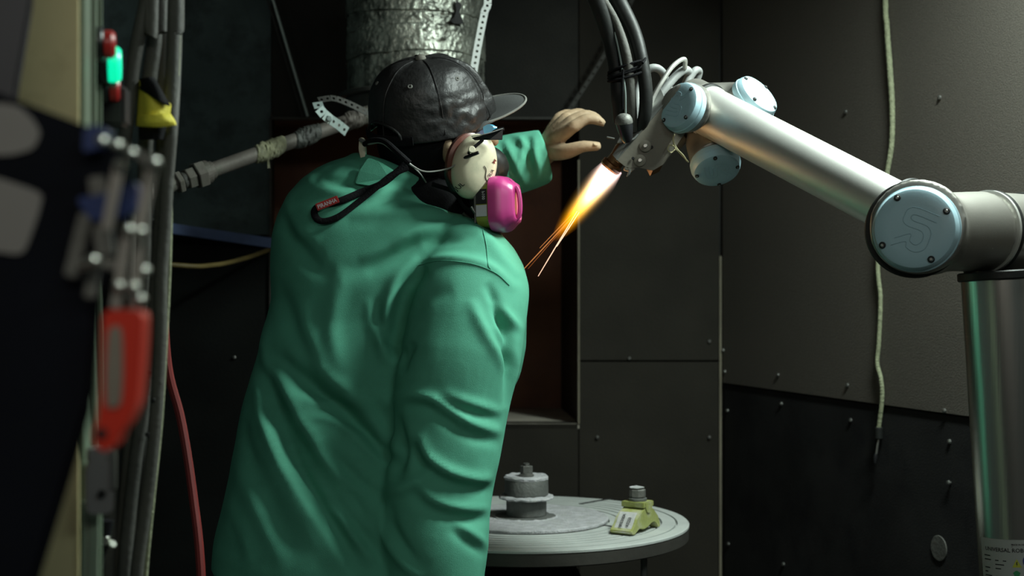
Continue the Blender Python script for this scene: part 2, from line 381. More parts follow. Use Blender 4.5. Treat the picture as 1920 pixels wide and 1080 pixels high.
# ---------------------------------------------------------------- duct with foil tape
dc = P(780, 0, 3.45); dr = .166
t = thing('exhaust_duct', (dc.x, dc.y, P(0, 185, 3.45).z), 'round exhaust duct wrapped in crumpled foil tape above the cap', 'duct')
zb = P(0, 180, 3.45).z
lathe('duct_pipe', [(dr-.006, 0), (dr-.004, .01), (dr-.004, 2.78-zb)], (dc.x, dc.y, zb), (0, 0, 1), 'duct', t, seg=64)
lathe('flange', rodprof(dr+.025, .012, .002), (dc.x, dc.y, zb-.01), (0, 0, 1), 'duct', t, seg=64)
lathe('collar', [(dr+.005, -.05), (dr+.008, 0)], (dc.x, dc.y, zb-.01), (0, 0, 1), 'duct', t, seg=64)
def band(z0, z1, tilt, a0=0, a1=2*math.pi, sd=0, m='foil'):
    n, mz = 300, 18; vs, fs = [], []
    for j in range(mz+1):
        for i in range(n+1):
            a = a0+(a1-a0)*i/n; z = z0+(z1-z0)*j/mz+tilt*math.sin(a+sd)+.004*noise.noise(Vector((a*4, sd, j//mz*3+z0*9)))
            q = Vector((math.cos(a)*3.2, math.sin(a)*3.2, z*20+sd))
            c1 = noise.noise(Vector((q.x, q.y, q.z*1.6))*1.2+Vector((sd, 0, 0))); c2 = noise.noise(q*3.7+Vector((0, sd, 4))); c3 = noise.noise(q*8)
            r = dr+.002+.0018*(sd % 3)+.011*(.10-min(.16, abs(c1)))+.007*(.12-min(.2, abs(c2)))+.0016*c3
            vs.append((dc.x+math.cos(a)*r, dc.y+math.sin(a)*r, z))
    for j in range(mz):
        for i in range(n): fs.append((j*(n+1)+i, j*(n+1)+i+1, (j+1)*(n+1)+i+1, (j+1)*(n+1)+i))
    o = mesh('tape_band', vs, fs, m, t); o.modifiers.new('thickness', 'SOLIDIFY').thickness = .0012
    return o
def zv(v): return P(0, v, 3.45-.16).z
band(zv(172), zv(92), .003, sd=1); band(zv(98), zv(47), .005, sd=2.3); band(zv(52), zv(8), .006, sd=4.1)
band(zv(14), zv(-32), .008, sd=5.7); band(zv(-28), zv(-80), .006, sd=7.2); band(zv(-70), zv(-130), .006, sd=8.4)
# torn dark gap in the tape
gp = []
for (u, v) in ((857, 4), (866, 12), (862, 26), (867, 38), (870, 47), (852, 49), (843, 44), (852, 38), (856, 24), (854, 12)):
    a = math.asin(max(-1, min(1, (P(u, v, 3.30).x-dc.x)/(dr+.016)))); gp.append((dc.x+math.sin(a)*(dr+.015), dc.y-math.cos(a)*(dr+.015), P(u, v, 3.33).z))
plate('torn_patch', gp, (0, -.002, 0), 'hole', t, label='dark torn gap in the tape')

o = strap('hanger_strap', [up_to(P(918, -60, 3.2), P(914, 8, 3.2)), P(919, -160, 3.2), P(918, -60, 3.2), P(914, 8, 3.2), P(909, 22, 3.2), P(897, 82, 3.2), P(888, 135, 3.2), P(878, 200, 3.2)], .0175, 'galv_light', None, pitch=.0135, hole=.0034, th=.0012)
link2 = lambda o, l, c, g=None: (o.__setitem__('label', l), o.__setitem__('category', c), g and o.__setitem__('group', g))
link2(o, 'white perforated hanger strap down the right side of the taped duct', 'strap')
o = strap('hanger_strap', [up_to(P(1200, -30, 3.9), P(1138, 95, 3.9)), P(1200, -30, 3.9), P(1138, 95, 3.9), P(1068, 207, 3.9)], .011, 'galv_dark', None, nrm=(0, -1, 0), pitch=.022, hole=.0035)
link2(o, 'dark perforated strap slanting across the rear wall left of the black hoses', 'strap')
tube('angle_iron_edge', [up_to(P(503, -30, 3.75), P(577, 218, 3.8)), P(577, 218, 3.8)], .0042, 'galv', None, dict(label='pale edge of the thin angle iron slanting over the top left of the recess', cat='rod'), n=4, seg=6)  # two rods stand for the light and dark lines of one angle iron
tube('angle_iron_edge', [up_to(P(493, -30, 3.85), P(567, 218, 3.9)), P(567, 218, 3.9)], .003, 'galv_dark', None, dict(label='dark edge of the same angle iron, close to the left of the pale edge', cat='rod'), n=4, seg=6)

# ---------------------------------------------------------------- horizontal conduit pipe
pa, pb = P(250, 372, 2.95), P(780, 182, 3.30)
ax = (pb-pa).normalized()
def pp(u): # point on the pipe axis seen near pixel column u
    lo, hi = 0, 1
    for _ in range(30):
        md = (lo+hi)/2; q = pa.lerp(pb, md)
        if 960+q.x/q.y*F < u: lo = md
        else: hi = md
    return pa.lerp(pb, lo)
t = thing('conduit_pipe', pp(520), 'dusty grey pipe with tape wraps slanting up to the cap', 'pipe')
tube('pipe', [pa, pb], .0165, 'pipe', t, n=20, seg=20)
tube('drop_pipe', [pa+Vector((0, 0, .016)), (pa.x, pa.y, .01)], .0165, 'pipe', t, n=6, seg=20)
def hexfit(u, r, h, nm, seg=6, m='pipe'):
    lathe(nm, rodprof(r, h, .002), pp(u), ax, m, t, smooth=False, seg=seg, lk=None)
hexfit(330, .026, .012, 'locknut'); hexfit(341, .018, .02, 'thread', 20, 'hose_d'); hexfit(349, .024, .02, 'union_nut'); hexfit(366, .031, .022, 'union_nut', 6); hexfit(378, .026, .018, 'coupling', 24)
hexfit(391, .0205, .012, 'collar', 24)
def wrap(u0, u1, m, nm, lab):
    vs, fs = [], []; a, b = pp(u0), pp(u1); Rm = frame(ax); n, k = 26, 40; L = (b-a).length
    for i in range(n+1):
        for j in range(k):
            q = 2*math.pi*j/k; e = max(0, math.sin(math.pi*i/n))**.4
            r = .0175+e*(.004+.004*noise.noise(Vector((i*.45+q*.9, math.sin(q)*1.5, u0)))+.003*noise.noise(Vector((i*1.3, q*2.5, u0))))
            vs.append(a+ax*(L*i/n+.006*math.sin(q))+Rm@Vector((math.cos(q)*r, math.sin(q)*r, 0)))
    for i in range(n):
        for j in range(k): fs.append((i*k+j, i*k+(j+1) % k, (i+1)*k+(j+1) % k, (i+1)*k+j))
    return mesh(nm, vs, fs, m, t, label=lab)
wrap(478, 532, 'tape', 'tape_wrap', 'pale torn tape wrap'); wrap(552, 598, 'tape_dark', 'tape_wrap', 'dark tape wrap'); wrap(645, 690, 'pipe', 'tape_wrap', 'dusty tape sleeve')
q = pp(507)
plate('tape_tail', [q+Vector((-.008, -.02, -.008)), q+Vector((.008, -.021, -.010)), q+Vector((.001, -.021, -.026)), q+Vector((.003, -.021, -.044)), q+Vector((-.003, -.021, -.045)), q+Vector((-.003, -.02, -.026))], (0, .0012, 0), 'tape', t)
plate('tape_tail', [q+Vector((-.06, -.019, -.012)), q+Vector((-.03, -.02, .0)), q+Vector((-.036, -.021, -.02)), q+Vector((-.052, -.02, -.028))], (0, .0012, 0), 'tape', t)
o = strap('pipe_strap', [P(595, 192, 3.05), P(601, 207, 3.04), P(618, 223, 3.05), P(634, 234, 3.07), P(650, 247, 3.09)], .022, 'galv', None, pitch=.0155, hole=.0036, nrm=(.3, -1, .1))
link2(o, 'pale perforated strap end bent over the slanting pipe', 'strap')
lathe('screw_head', rodprof(.006, .005, .001), P(618, 223, 3.045), (0, -1, .1), 'galv', o, seg=12)
o = strap('pipe_strap', [P(597, 188, 3.10), P(625, 185, 3.12), P(655, 195, 3.14), P(690, 212, 3.16), P(720, 222, 3.18)], .016, 'galv_dark', None, pitch=.014, hole=.0034, nrm=(.1, -1, .5))
link2(o, 'sooty perforated strap arching behind the pale strap end', 'strap')
plate('support_bar', [P(-418, 308, 3.42), P(515, 447, 3.985), P(515, 466, 3.985), P(-418, 331, 3.42)], (0, .02, 0), 'bluebar', None, bevel=.002, label='blue painted bar running behind the green jacket', cat='bar')
tube('air_hose', [P(-418, 340, 3.40), P(0, 462, 3.45), P(320, 496, 3.6), P(400, 497, 3.7), P(460, 484, 3.85), P(505, 468, 3.99)], .0064, 'yhose', None, dict(label='thin dull yellow hose sagging below the blue bar', cat='hose'), seg=10, n=40)
tube('air_hose', [Vector((P(310, 0, 2.1).x, 2.1, 2.79)), P(310, 0, 2.1), P(308, 400, 2.1), P(307, 560, 2.1), P(315, 690, 2.1), P(340, 790, 2.1), P(362, 930, 2.08), P(378, 1100, 2.05), P(385, 1500, 2.0), Vector((P(385, 0, 2.0).x, 2.0, .02))], .0070, 'redhose', None, dict(label='dark red hose hanging between the grey bundle and the green jacket', cat='hose'), seg=10, n=50)

# ---------------------------------------------------------------- cord hanging at the right wall
cp = [(1660, -40, 0), (1663, 50, 0), (1668, 120, 0), (1673, 200, 0), (1672, 270, 0), (1663, 330, 0), (1652, 420, 0), (1646, 500, 0), (1651, 560, 0), (1648, 640, 0), (1645, 680, 0), (1652, 710, 0), (1654, 745, 0), (1648, 800, 0)]
pts = [RW(u, v)+RWn*(.045+.01*math.sin(i*1.3)) for i, (u, v, _) in enumerate(cp)]
pts = [Vector(((u-960)/F*p.y, p.y, p.z)) for p, (u, v, _) in zip(pts, cp)]
pts = [Vector((pts[0].x, pts[0].y, 2.79))]+pts
t = thing('hanging_cord', pts[-1], 'pale green corded cable hanging down the right wall behind the arm', 'cord')
tube('cable', pts, [.0062, .0062, .0062, .0066, .006, .006, .0052, .005, .005, .005, .005, .005, .005, .005], 'cord', t, n=320, seg=10, rings=4)
e = pts[-1]
lathe('plug', rodprof(.0095, .028, .002, -.028), e, (0, 0, 1), 'rubber', t, seg=16)
tube('plug_pin', [e+Vector((0, 0, -.028)), e+Vector((-.003, 0, -.04)), e+Vector((-.006, 0, -.062))], .003, 'screw', t, n=6, seg=8)
lathe('plug_tip', [(.003, -.022), (.0055, -.008), (.004, 0)], e+Vector((-.007, 0, -.062)), (.1, 0, 1), 'black_pl', t, seg=10)
# ================================================================ robot arm
bt = P(1880, 520, 2.19)
rb = thing('robot_arm', (bt.x+.09, bt.y, 0), 'silver jointed robot arm with pale blue round joint caps on the right', 'robot')
RB = rb
A0, A1 = P(1326, 207, 2.52), P(1700, 402, 2.17)
fa = (A1-A0).normalized()
tube('forearm_tube', [A0, A1], [.0445, .0425], 'alu', rb, n=8, seg=64)
lathe('tube_collar', [(.0452, 0), (.0462, .002), (.0462, .008), (.0452, .010)], A0-fa*.002, fa, 'alu', rb, seg=64)
lathe('seal_ring', rodprof(.0490, .010, .002), A0-fa*.010, fa, 'rubber', rb, seg=64)
def cap(c, n, r, up, rot, depth=.026, logo=True, lk=None, lrot=0):
    """domed round cover with four screw recesses and the raised maker's mark"""
    n = Vector(n).normalized(); c = Vector(c)
    prof = [(r*1.0, -depth), (r*1.03, -depth*.9), (r*1.03, -depth*.55), (r*1.0, -depth*.5), (r*.985, -depth*.3), (r*.93, -depth*.10), (r*.85, -.001), (r*.6, .0), (r*.02, .0005)]
    o = lathe('joint_cap', prof, c, n, 'capblue', rb, seg=72, lk=lk)
    R = frame(n, up)
    for k in range(4):
        a = math.radians(rot+90*k); p = c+R@Vector((math.cos(a)*r*.83, math.sin(a)*r*.83, -.0018))
        lathe('screw_recess', [(r*.075, -.003), (r*.085, .0012), (r*.055, .0022), (r*.05, -.002)], p+n*.001, n+(R@Vector((math.cos(a), math.sin(a), 0)))*.25, 'hole', o, seg=16)
        lathe('screw', rodprof(r*.04, .003, .0006), p+n*.0005, n, 'screw', o, smooth=True, seg=10)
    if logo:
        a = math.radians(lrot); X = R@Vector((math.cos(a), math.sin(a), 0)); Y = R@Vector((-math.sin(a), math.cos(a), 0)); s = r*.5
        # outline of a linked U and R built of parallel grooves
        L1 = [(-.95, .85), (-.95, -.25), (-.75, -.6), (-.45, -.65), (-.15, -.6), (0, -.3), (0, .35), (.2, .55), (.5, .55), (.7, .35), (.6, .05), (.3, -.05), (.75, -.65)]
        L2 = [(-.62, .85), (-.62, -.15), (-.45, -.33), (-.32, -.15), (-.32, .5), (-.1, .8), (.3, .87), (.75, .82), (1.02, .45), (.95, .02), (.72, -.12), (1.12, -.68)]
        for Lp in (L1, L2):
            tube('logo_line', [c+X*x*s+Y*y*s+n*.0006 for x, y in Lp], .00055*r/.06, 'groove', o, n=len(Lp)*5, seg=6)
    return o
# wrist group
c1 = P(1270, 196, 2.44); n1 = Vector((-.73, -.62, .26)).normalized()
c2 = P(1426, 174, 2.50); n2 = Vector((.57, -.58, .57)).normalized()
c3 = P(1345, 322, 2.50); n3 = Vector((.10, -.60, -.79)).normalized()
wc = P(1325, 190, 2.53)
remesh('wrist_housing', [tube_geo([c1-n1*.020, P(1296, 200, 2.50), P(1322, 199, 2.57)], [.0445, .042, .034], n=8, seg=40),
                         tube_geo([P(1330, 192, 2.56), P(1375, 190, 2.55), c2-n2*.024], [.036, .035, .036], n=10, seg=40),
                         tube_geo([A0-fa*.05, A0-fa*.012], .0455, n=4, seg=40)], .0035, 'alu_cast', rb, 8)
remesh('wrist_housing', [tube_geo([P(1318, 225, 2.56), P(1330, 280, 2.545), c3-n3*.024], [.040, .040, .042], n=12, seg=40)], .0035, 'alu_cast', rb, 6)
cap(c1, n1, .0445, (0, 0, 1), 45, lrot=75); cap(c2, n2, .0445, (0, 0, 1), 30, logo=False); cap(c3, n3, .0445, (0, 0, 1), 20, lrot=20)
lathe('seal_ring', rodprof(.037, .006, .001), c2-n2*.030, n2, 'rubber', rb, seg=48)
lathe('tool_flange', rodprof(.032, .03, .003), P(1268, 240, 2.56), (-.55, .1, -.6), 'alu_cast', rb, seg=40)
# elbow
ec = P(1714, 428, 2.045); en = Vector((-.42, -.90, .03)).normalized()
sh = P(1905, 438, 2.20)
hx = (P(1900, 440, 2.22)-P(1770, 430, 2.13)).normalized()
remesh('elbow_housing', [tube_geo([ec-en*.026+Vector((0, 0, .005)), ec-en*.13], [.0715, .066], n=6, seg=56),
                         tube_geo([ec-en*.085+Vector((.012, 0, 0)), P(1843, 434, 2.19)], [.060, .0635], n=8, seg=56)], .004, 'alu_cast', rb, 10)
lathe('seal_ring', rodprof(.0745, .010, .002), ec-en*.066+Vector((-.009, 0, .003)), en, 'rubber', rb, seg=64)
# black seal seen as an arc over the forearm end
lathe('seal_ring', rodprof(.0565, .008, .002), A1-fa*.014, fa, 'rubber', rb, seg=64)
cap(ec, en, .0625, (0, 0, 1), 28, .034, lrot=-113)
rx = P(1846, 434, 2.19)
lathe('joint_ring', [(.063, 0), (.0655, .001), (.0655, .006), (.063, .007)], rx, hx, 'alu', rb, seg=64)
lathe('seal_ring', rodprof(.0665, .006, .001, .007), rx, hx, 'rubber', rb, seg=64)
screw_at(P(1858, 465, 2.122), (-.2, -1, 0), rb, .003)
remesh('shoulder_housing', [tube_geo([rx+hx*.014, P(1955, 440, 2.25)], [.0635, .0635], n=6, seg=56),
                           tube_geo([P(1884, 455, 2.23), P(1881, 508, 2.195)], [.052, .063], n=6, seg=56)], .004, 'alu_cast', rb, 10)
cap(P(1985, 436, 2.275)+hx*0.0, hx, .0625, (0, 0, 1), 30, .034)
lathe('seal_ring', rodprof(.0665, .006, .001, .0), P(1912, 438, 2.225), hx, 'rubber', rb, seg=64)
# upper arm
B1 = P(1944, 1530, 2.17); ta = (B1-bt).normalized()
tube('upper_arm_tube', [bt, B1], .0635, 'steel', rb, n=10, seg=96)
lathe('gasket', rodprof(.0685, .014, .002), bt-ta*.010, ta, 'rubber', rb, seg=64)
lathe('gasket', rodprof(.0650, .012, .002), B1-ta*.002, ta, 'rubber', rb, seg=64)
remesh('base_housing', [tube_geo([B1, B1+ta*.10], .064, n=5, seg=48), tube_geo([B1+Vector((-.06, .02, -.10)), B1+Vector((.14, .02, -.10))], .068, n=5, seg=48),
                        tube_geo([B1+Vector((.10, .02, -.06)), B1+Vector((.10, .02, -.26))], .07, n=5, seg=48)], .005, 'alu_cast', rb, 8)
pb_ = B1+Vector((.10, .02, 0))
lathe('pedestal', [(.16, 0), (.16, .015), (.085, .03), (.08, pb_.z-.24), (.11, pb_.z-.23), (.11, pb_.z-.20)], (pb_.x, pb_.y, 0), (0, 0, 1), 'oldsteel', rb, seg=40)
cap(B1+Vector((-.085, .02, -.10)), (-1, 0, 0), .06, (0, 0, 1), 20, .03)
# rating plate wrapped on the tube
cr = .0642
cam_o = Vector((0, 0, CH))
Lc = P(1906, 1002, 2.17)   # axis point near the label top
kk = (Lc.z-bt.z)/ta.z; Lc = bt+ta*kk
side = Vector((1, 0, 0)); side = (side-ta*side.dot(ta)).normalized(); fwd = ta.cross(side)
if fwd.y > 0: fwd = -fwd
def oncyl(x, y, lift=0):   # x along the girth in metres from the face towards the camera, y up
    a = x/cr; return Lc+ta*y+side*math.sin(a)*(cr+lift)+fwd*math.cos(a)*(cr+lift)
nx, ny = 16, 2; vs = []; fs = []
gx0, gx1, gy0, gy1 = -.0900, .007, .0, -.105
for j in range(ny+1):
    for i in range(nx+1):
        x = gx0+(gx1-gx0)*i/nx; y = gy0+(gy1-gy0)*j/ny+.0
        vs.append(oncyl(x, -y, .0002))
for j in range(ny):
    for i in range(nx): fs.append((j*(nx+1)+i, j*(nx+1)+i+1, (j+1)*(nx+1)+i+1, (j+1)*(nx+1)+i))
pl = mesh('rating_plate', vs, fs, 'label', rb, smooth='full', label='off white printed rating label')
for p in pl.data.polygons:
    pass
def lt(s, x, y, size, x1, m='ink', nm='lettering'):
    v_, f_ = text_geo(s, size); k_ = (x1-x)/max(q.x for q in v_)
    return mesh(nm, [oncyl(x+q.x*k_, -(y+q.y), .0008) for q in v_], f_, m, pl, smooth=False)
lt('MADE IN DENMARK', -.034, -.0085, .0038, -.003); lt('UNIVERSAL ROBOTS', -.079, -.0190, .0085, -.001)
def strip(nm, poly, m): return mesh(nm, [oncyl(x, -y, .0007) for x, y in poly], [tuple(range(len(poly)))], m, pl, smooth=False)
strip('rule', [(-.034, -.0102), (-.001, -.0102), (-.001, -.0108), (-.034, -.0108)], 'ink')
rr = random.Random(5)
for i in range(11):
    y = -.026-i*.0062
    for x, wd in ((-.082, .006+rr.random()*.010), (-.061, .006+rr.random()*.013)):
        if rr.random() < .88: strip('fine_print', [(x, y), (x+wd, y), (x+wd, y-.0016), (x, y-.0016)], 'ink')
strip('warning_triangle', [(-.0345, -.042), (-.0205, -.042), (-.0275, -.029)], 'inkyellow')
strip('warning_bolt', [(-.0280, -.0335), (-.0265, -.0335), (-.0273, -.0365), (-.0263, -.0365), (-.0280, -.0405), (-.0277, -.0375), (-.0287, -.0375)], 'ink') 
ring = [(math.cos(a)*.0105, math.sin(a)*.0105) for a in np.linspace(math.radians(100), math.radians(355), 28)]
rin = [(math.cos(a)*.0066, math.sin(a)*.0066) for a in np.linspace(math.radians(355), math.radians(100), 28)]
vs = [oncyl(-.0085+x, -(-.0325+y), .0007) for x, y in ring+rin]; mesh('round_mark', vs, [(i, i+1, 54-i, 55-i) for i in range(27)], 'inkblue', pl, smooth=False)
gm = [(math.cos(a)*(.0048+.001*math.sin(5*a)), math.sin(a)*(.0052)) for a in np.linspace(0, 6.1, 16)]
strip('green_mark', [(-.0285+x, -.0520+y) for x, y in gm], 'inkgreen'); lt('RoHS', -.0180, -.0580, .0072, .0005)
lt('CE', -.012, -.076, .0085, -.001)

# ================================================================ spray gun on its bracket
gd = 2.465
sg = thing('flame_spray_gun', P(1180, 270, gd), 'grey steel bracket and browned nozzle firing the flame', 'tool')
def G(u, v, d=gd): return P(u, v, d)
th = Vector((.02, .03, .01))
plate('bracket_plate', [G(1249, 190), G(1284, 250), G(1260, 285), G(1243, 309), G(1224, 320), G(1196, 314), G(1176, 316), G(1156, 300), G(1180, 268), G(1210, 232)], Vector((.002, .004, .001)), 'bracket', sg, bevel=.0006)
plate('bracket_flange', [G(1249, 190, 2.462), G(1156, 300, 2.462), G(1148, 290, 2.475), G(1198, 222, 2.485), G(1238, 163, 2.50)], Vector((.0012, .003, -.001)), 'bracket_hi', sg, bevel=.0006)
plate('bent_tab', [G(1243, 309), G(1224, 320), G(1213, 318, 2.50), G(1219, 330, 2.48), G(1236, 322, 2.48)], Vector((0, .002, 0)), 'copper', sg)
plate('bracket_arm', [G(1236, 165, 2.525), G(1250, 150, 2.53), G(1262, 165, 2.53), G(1250, 190, 2.52), G(1205, 246, 2.515), G(1190, 232, 2.52)], Vector((.004, .012, .0)), 'bracket_hi', sg, bevel=.001)
for u, v in ((1210, 274), (1200, 301)):
    pn = (-.15, -1, .1)
    w_ = lathe('washer', [(.010, 0), (.0105, .0003), (.0105, .0010), (.010, .0012)], G(u, v, 2.4625), pn, 'bracket', sg, seg=28)
    lathe('bolt_head', rodprof(.0042, .003, .001, .0010), G(u, v, 2.4625), pn, 'screw', w_, smooth=False, seg=6)
    lathe('rivet', rodprof(.0028, .002, .0005, .0), G(u+(12 if v < 290 else -13), v+(2 if v < 290 else -4), 2.4625), pn, 'hole', sg, seg=10)
fx = (P(1075, 405, 2.55)-P(1150, 312, 2.52)).normalized()
n0 = P(1146, 312, 2.52)
lathe('nozzle', [(.017, -.045), (.018, -.035), (.0155, -.02), (.016, -.008), (.0195, -.006), (.0205, .002), (.0180, .006), (.0145, .006), (.013, -.006), (.004, -.008)], n0, fx, 'copper', sg, seg=40)
lathe('barrel', [(.015, -.105), (.0165, -.10), (.0165, -.05), (.0145, -.045)], n0, fx, 'bracket', sg, seg=32)
plate('side_strip', [G(1154, 300, 2.49), G(1160, 305, 2.49), G(1186, 266, 2.49), G(1180, 263, 2.49)], Vector((0, .004, 0)), 'bracket_hi', sg)
plate('lower_jaw', [G(1172, 312), G(1192, 316), G(1184, 322), G(1170, 318)], Vector((0, .02, 0)), 'bracket', sg, bevel=.001)
tube('drip_tip', [G(1181, 318), G(1179, 326), G(1175, 331)], [.003, .0025, .001], 'bracket_hi', sg, n=4, seg=8)
plate('heat_tab', [G(1162, 256), G(1172, 252), G(1176, 262), G(1166, 268), G(1157, 268)], Vector((0, .006, 0)), 'bracket_hi', sg, bevel=.001)
tube('thin_guide', [G(1138, 257), G(1152, 260)], .0015, 'bracket_hi', sg, n=2, seg=6)
# handle knob with domed grey top
kc = P(1168, 236, 2.435)
lathe('valve_body', [(.006, -.030), (.010, -.024), (.0125, -.012), (.0145, -.002), (.0145, .004)], kc+Vector((.003, 0, 0)), (-.18, -.1, 1), 'black_pl', sg, seg=28)
lathe('valve_dome', [(.0155, 0), (.0158, .002), (.0150, .008), (.012, .014), (.006, .0175), (.001, .018)], kc+Vector((.002, 0, .004)), (-.12, -.25, 1), 'oldsteel', sg, seg=28)
tube('hook_pin', [G(1166, 262, 2.46), G(1172, 259, 2.46), G(1186, 262, 2.46), G(1196, 252, 2.46)], .0022, 'bracket_hi', sg, n=10, seg=8)

def hose(name, pts, r, m, label, cat='hose', group=None, **kw):
    if kw.pop('rise', 0):
        p = pts[0]; pts = [Vector((p.x-.26, p.y+.02, 2.79)), Vector((p.x-.15, p.y, p.z+.26))]+pts
        if isinstance(r, list): r = [r[0], r[0]]+r
    return tube(name, pts, r, m, None, dict(label=label, cat=cat, group=group), n=kw.pop('n', 60), seg=kw.pop('seg', 16), **kw)
hose('black_hose', [P(1086, -70, 2.42), P(1118, 0, 2.44), P(1143, 70, 2.46), P(1156, 130, 2.46), P(1160, 180, 2.46), P(1163, 228, 2.475)], [.0155, .0155, .0150, .0145, .0145, .0135], 'rubber', 'thick black hose, the leftmost going down to the spray gun', rise=1)
hose('black_hose', [P(1120, -70, 2.44), P(1158, 0, 2.46), P(1188, 60, 2.46), P(1203, 115, 2.45), P(1211, 170, 2.45), P(1208, 220, 2.46), P(1193, 250, 2.48)], [.0150, .0150, .0135, .0125, .0120, .0115, .009], 'rubber', 'thick black hose on the right, curving in to the spray gun', rise=1)
hose('grey_hose', [P(1085, -70, 2.42), P(1131, 0, 2.44), P(1158, 50, 2.45), P(1176, 110, 2.44), P(1182, 180, 2.45), P(1188, 246, 2.47)], [.0075, .0075, .0078, .0085, .010, .008], 'hose', 'worn grey brown hose between the two thick black ones', rise=1)
hose('white_cable', [P(1090, -70, 2.44), P(1127, 0, 2.45), P(1152, 60, 2.45), P(1166, 125, 2.44), P(1172, 170, 2.44), P(1173, 216, 2.45)], .0020, 'galv', 'thin white cable between the black hoses', 'cable', rise=1)
hose('grey_hose', [P(1190, 252, 2.49), P(1194, 200, 2.50), P(1196, 165, 2.51), P(1206, 138, 2.51), P(1226, 127, 2.51), P(1243, 137, 2.52), P(1250, 165, 2.53), P(1252, 185, 2.54)], 0.0072, 'grey_tube', 'pale grey hose arching behind the black hoses')
hose('white_cable', [P(1216, 205, 2.485), P(1226, 180, 2.485), P(1240, 155, 2.485), P(1258, 128, 2.49), P(1274, 114, 2.50), P(1284, 112, 2.51), P(1284, 128, 2.53)], .0042, 'alu', 'thin silvery cable arching up beside the leftmost joint cap', 'cable')
hose('grey_hose', [P(1238, 178, 2.515), P(1252, 160, 2.52), P(1268, 142, 2.53), P(1284, 131, 2.54), P(1292, 138, 2.56), P(1286, 156, 2.57)], .0078, 'grey_tube', 'short grey hose loop just left above the joint cap')
hose('grey_hose', [P(1284, 166, 2.55), P(1293, 147, 2.555), P(1304, 132, 2.56), P(1311, 135, 2.575), P(1306, 152, 2.58)], .0068, 'grey_tube', 'smallest grey hose loop, right above the joint cap')
# binding cord round the hoses
vs_, = [[]]
for tt in range(0, 4*24+1):
    a = tt/24*2*math.pi; cu, cv = 1177, 120+tt/96*22-4*math.cos(a)+5*math.sin(tt*.11)*math.sin(a)
    vs_.append(P(cu, cv, 2.455)+Vector((math.cos(a)*.0345, math.sin(a)*.021, math.sin(a)*.004+math.cos(a)*.009)))
t = thing('binding_cord', P(1177, 132, 2.43), 'black cord tied round the bundle of hoses above the spray gun', 'cord')
tube('cord_wrap', vs_, .0022, 'black', t, n=220, seg=8)
tube('cord_end', [P(1168, 130, 2.425), P(1167, 170, 2.43), P(1167, 205, 2.44)], .002, 'black', t, n=14, seg=6)
tube('cord_end', [P(1205, 118, 2.43), P(1210, 110, 2.44), P(1206, 106, 2.45)], .0024, 'black', t, n=8, seg=6)
# twine
t = thing('twine', P(1270, 262, 2.46), 'pale knotted twine dangling below the leftmost joint cap', 'string')
tube('strand', [P(1270, 243, 2.48), P(1263, 258, 2.46), P(1265, 276, 2.46), P(1276, 288, 2.46), P(1291, 304, 2.47)], .0013, 'twine', t, n=26, seg=6)
tube('strand', [P(1266, 246, 2.48), P(1262, 262, 2.455), P(1269, 278, 2.455), P(1281, 291, 2.46), P(1288, 302, 2.465)], .0012, 'twine', t, n=26, seg=6)
tube('loop', [P(1264, 274, 2.46), P(1256, 272, 2.455), P(1252, 280, 2.45), P(1258, 286, 2.455), P(1266, 280, 2.46)], .0011, 'twine', t, n=26, seg=6)

# ================================================================ flame and sparks
fl = P(1150, 312, 2.52); L = .185
R = frame(fx, (0, 1, 0))
vs, fs = [], []; prof = [(.0, 0), (.020, .0), (.027, .03), (.030, .06), (.029, .09), (.023, .125), (.014, .155), (0.001, L)]
fv, ff = lathe_geo([(r, h) for r, h in prof[1:]], (0, 0, 0), (0, 0, 1), seg=28)
fo = mesh('flame', fv, ff, M['black'], smooth='full', label='bright yellow white flame shooting from the nozzle towards the lower left', cat='flame')
mt = bpy.data.materials.new('glowing_gas'); mt.use_nodes = True; nt = mt.node_tree; n = nt.nodes; n.clear()
out = n.new('ShaderNodeOutputMaterial'); em = n.new('ShaderNodeEmission'); nt.links.new(em.outputs[0], out.inputs['Volume'])
tc = n.new('ShaderNodeTexCoord'); sp = n.new('ShaderNodeSeparateXYZ'); nt.links.new(tc.outputs['Object'], sp.inputs[0])
def mth(op, a, b=None, c=None):
    k = n.new('ShaderNodeMath'); k.operation = op
    for i, x in enumerate((a, b, c)):
        if x is None: continue
        if isinstance(x, (int, float)): k.inputs[i].default_value = x
        else: nt.links.new(x, k.inputs[i])
    return k.outputs[0]
h = mth('DIVIDE', sp.outputs[2], L)
rad = mth('SQRT', mth('ADD', mth('MULTIPLY', sp.outputs[0], sp.outputs[0]), mth('MULTIPLY', sp.outputs[1], sp.outputs[1])))
cr_ = n.new('ShaderNodeValToRGB'); nt.links.new(h, cr_.inputs[0]); e = cr_.color_ramp.elements
e[0].position = 0; e[0].color = (1, .72, .75, 1); e[1].position = 1; e[1].color = (1, .22, .0, 1)
for p_, c_ in ((.3, (1, .62, .28, 1)), (.5, (1, .52, .08, 1)), (.66, (1, .40, .01, 1))):
    q = e.new(p_); q.color = c_
nt.links.new(cr_.outputs[0], em.inputs[0])
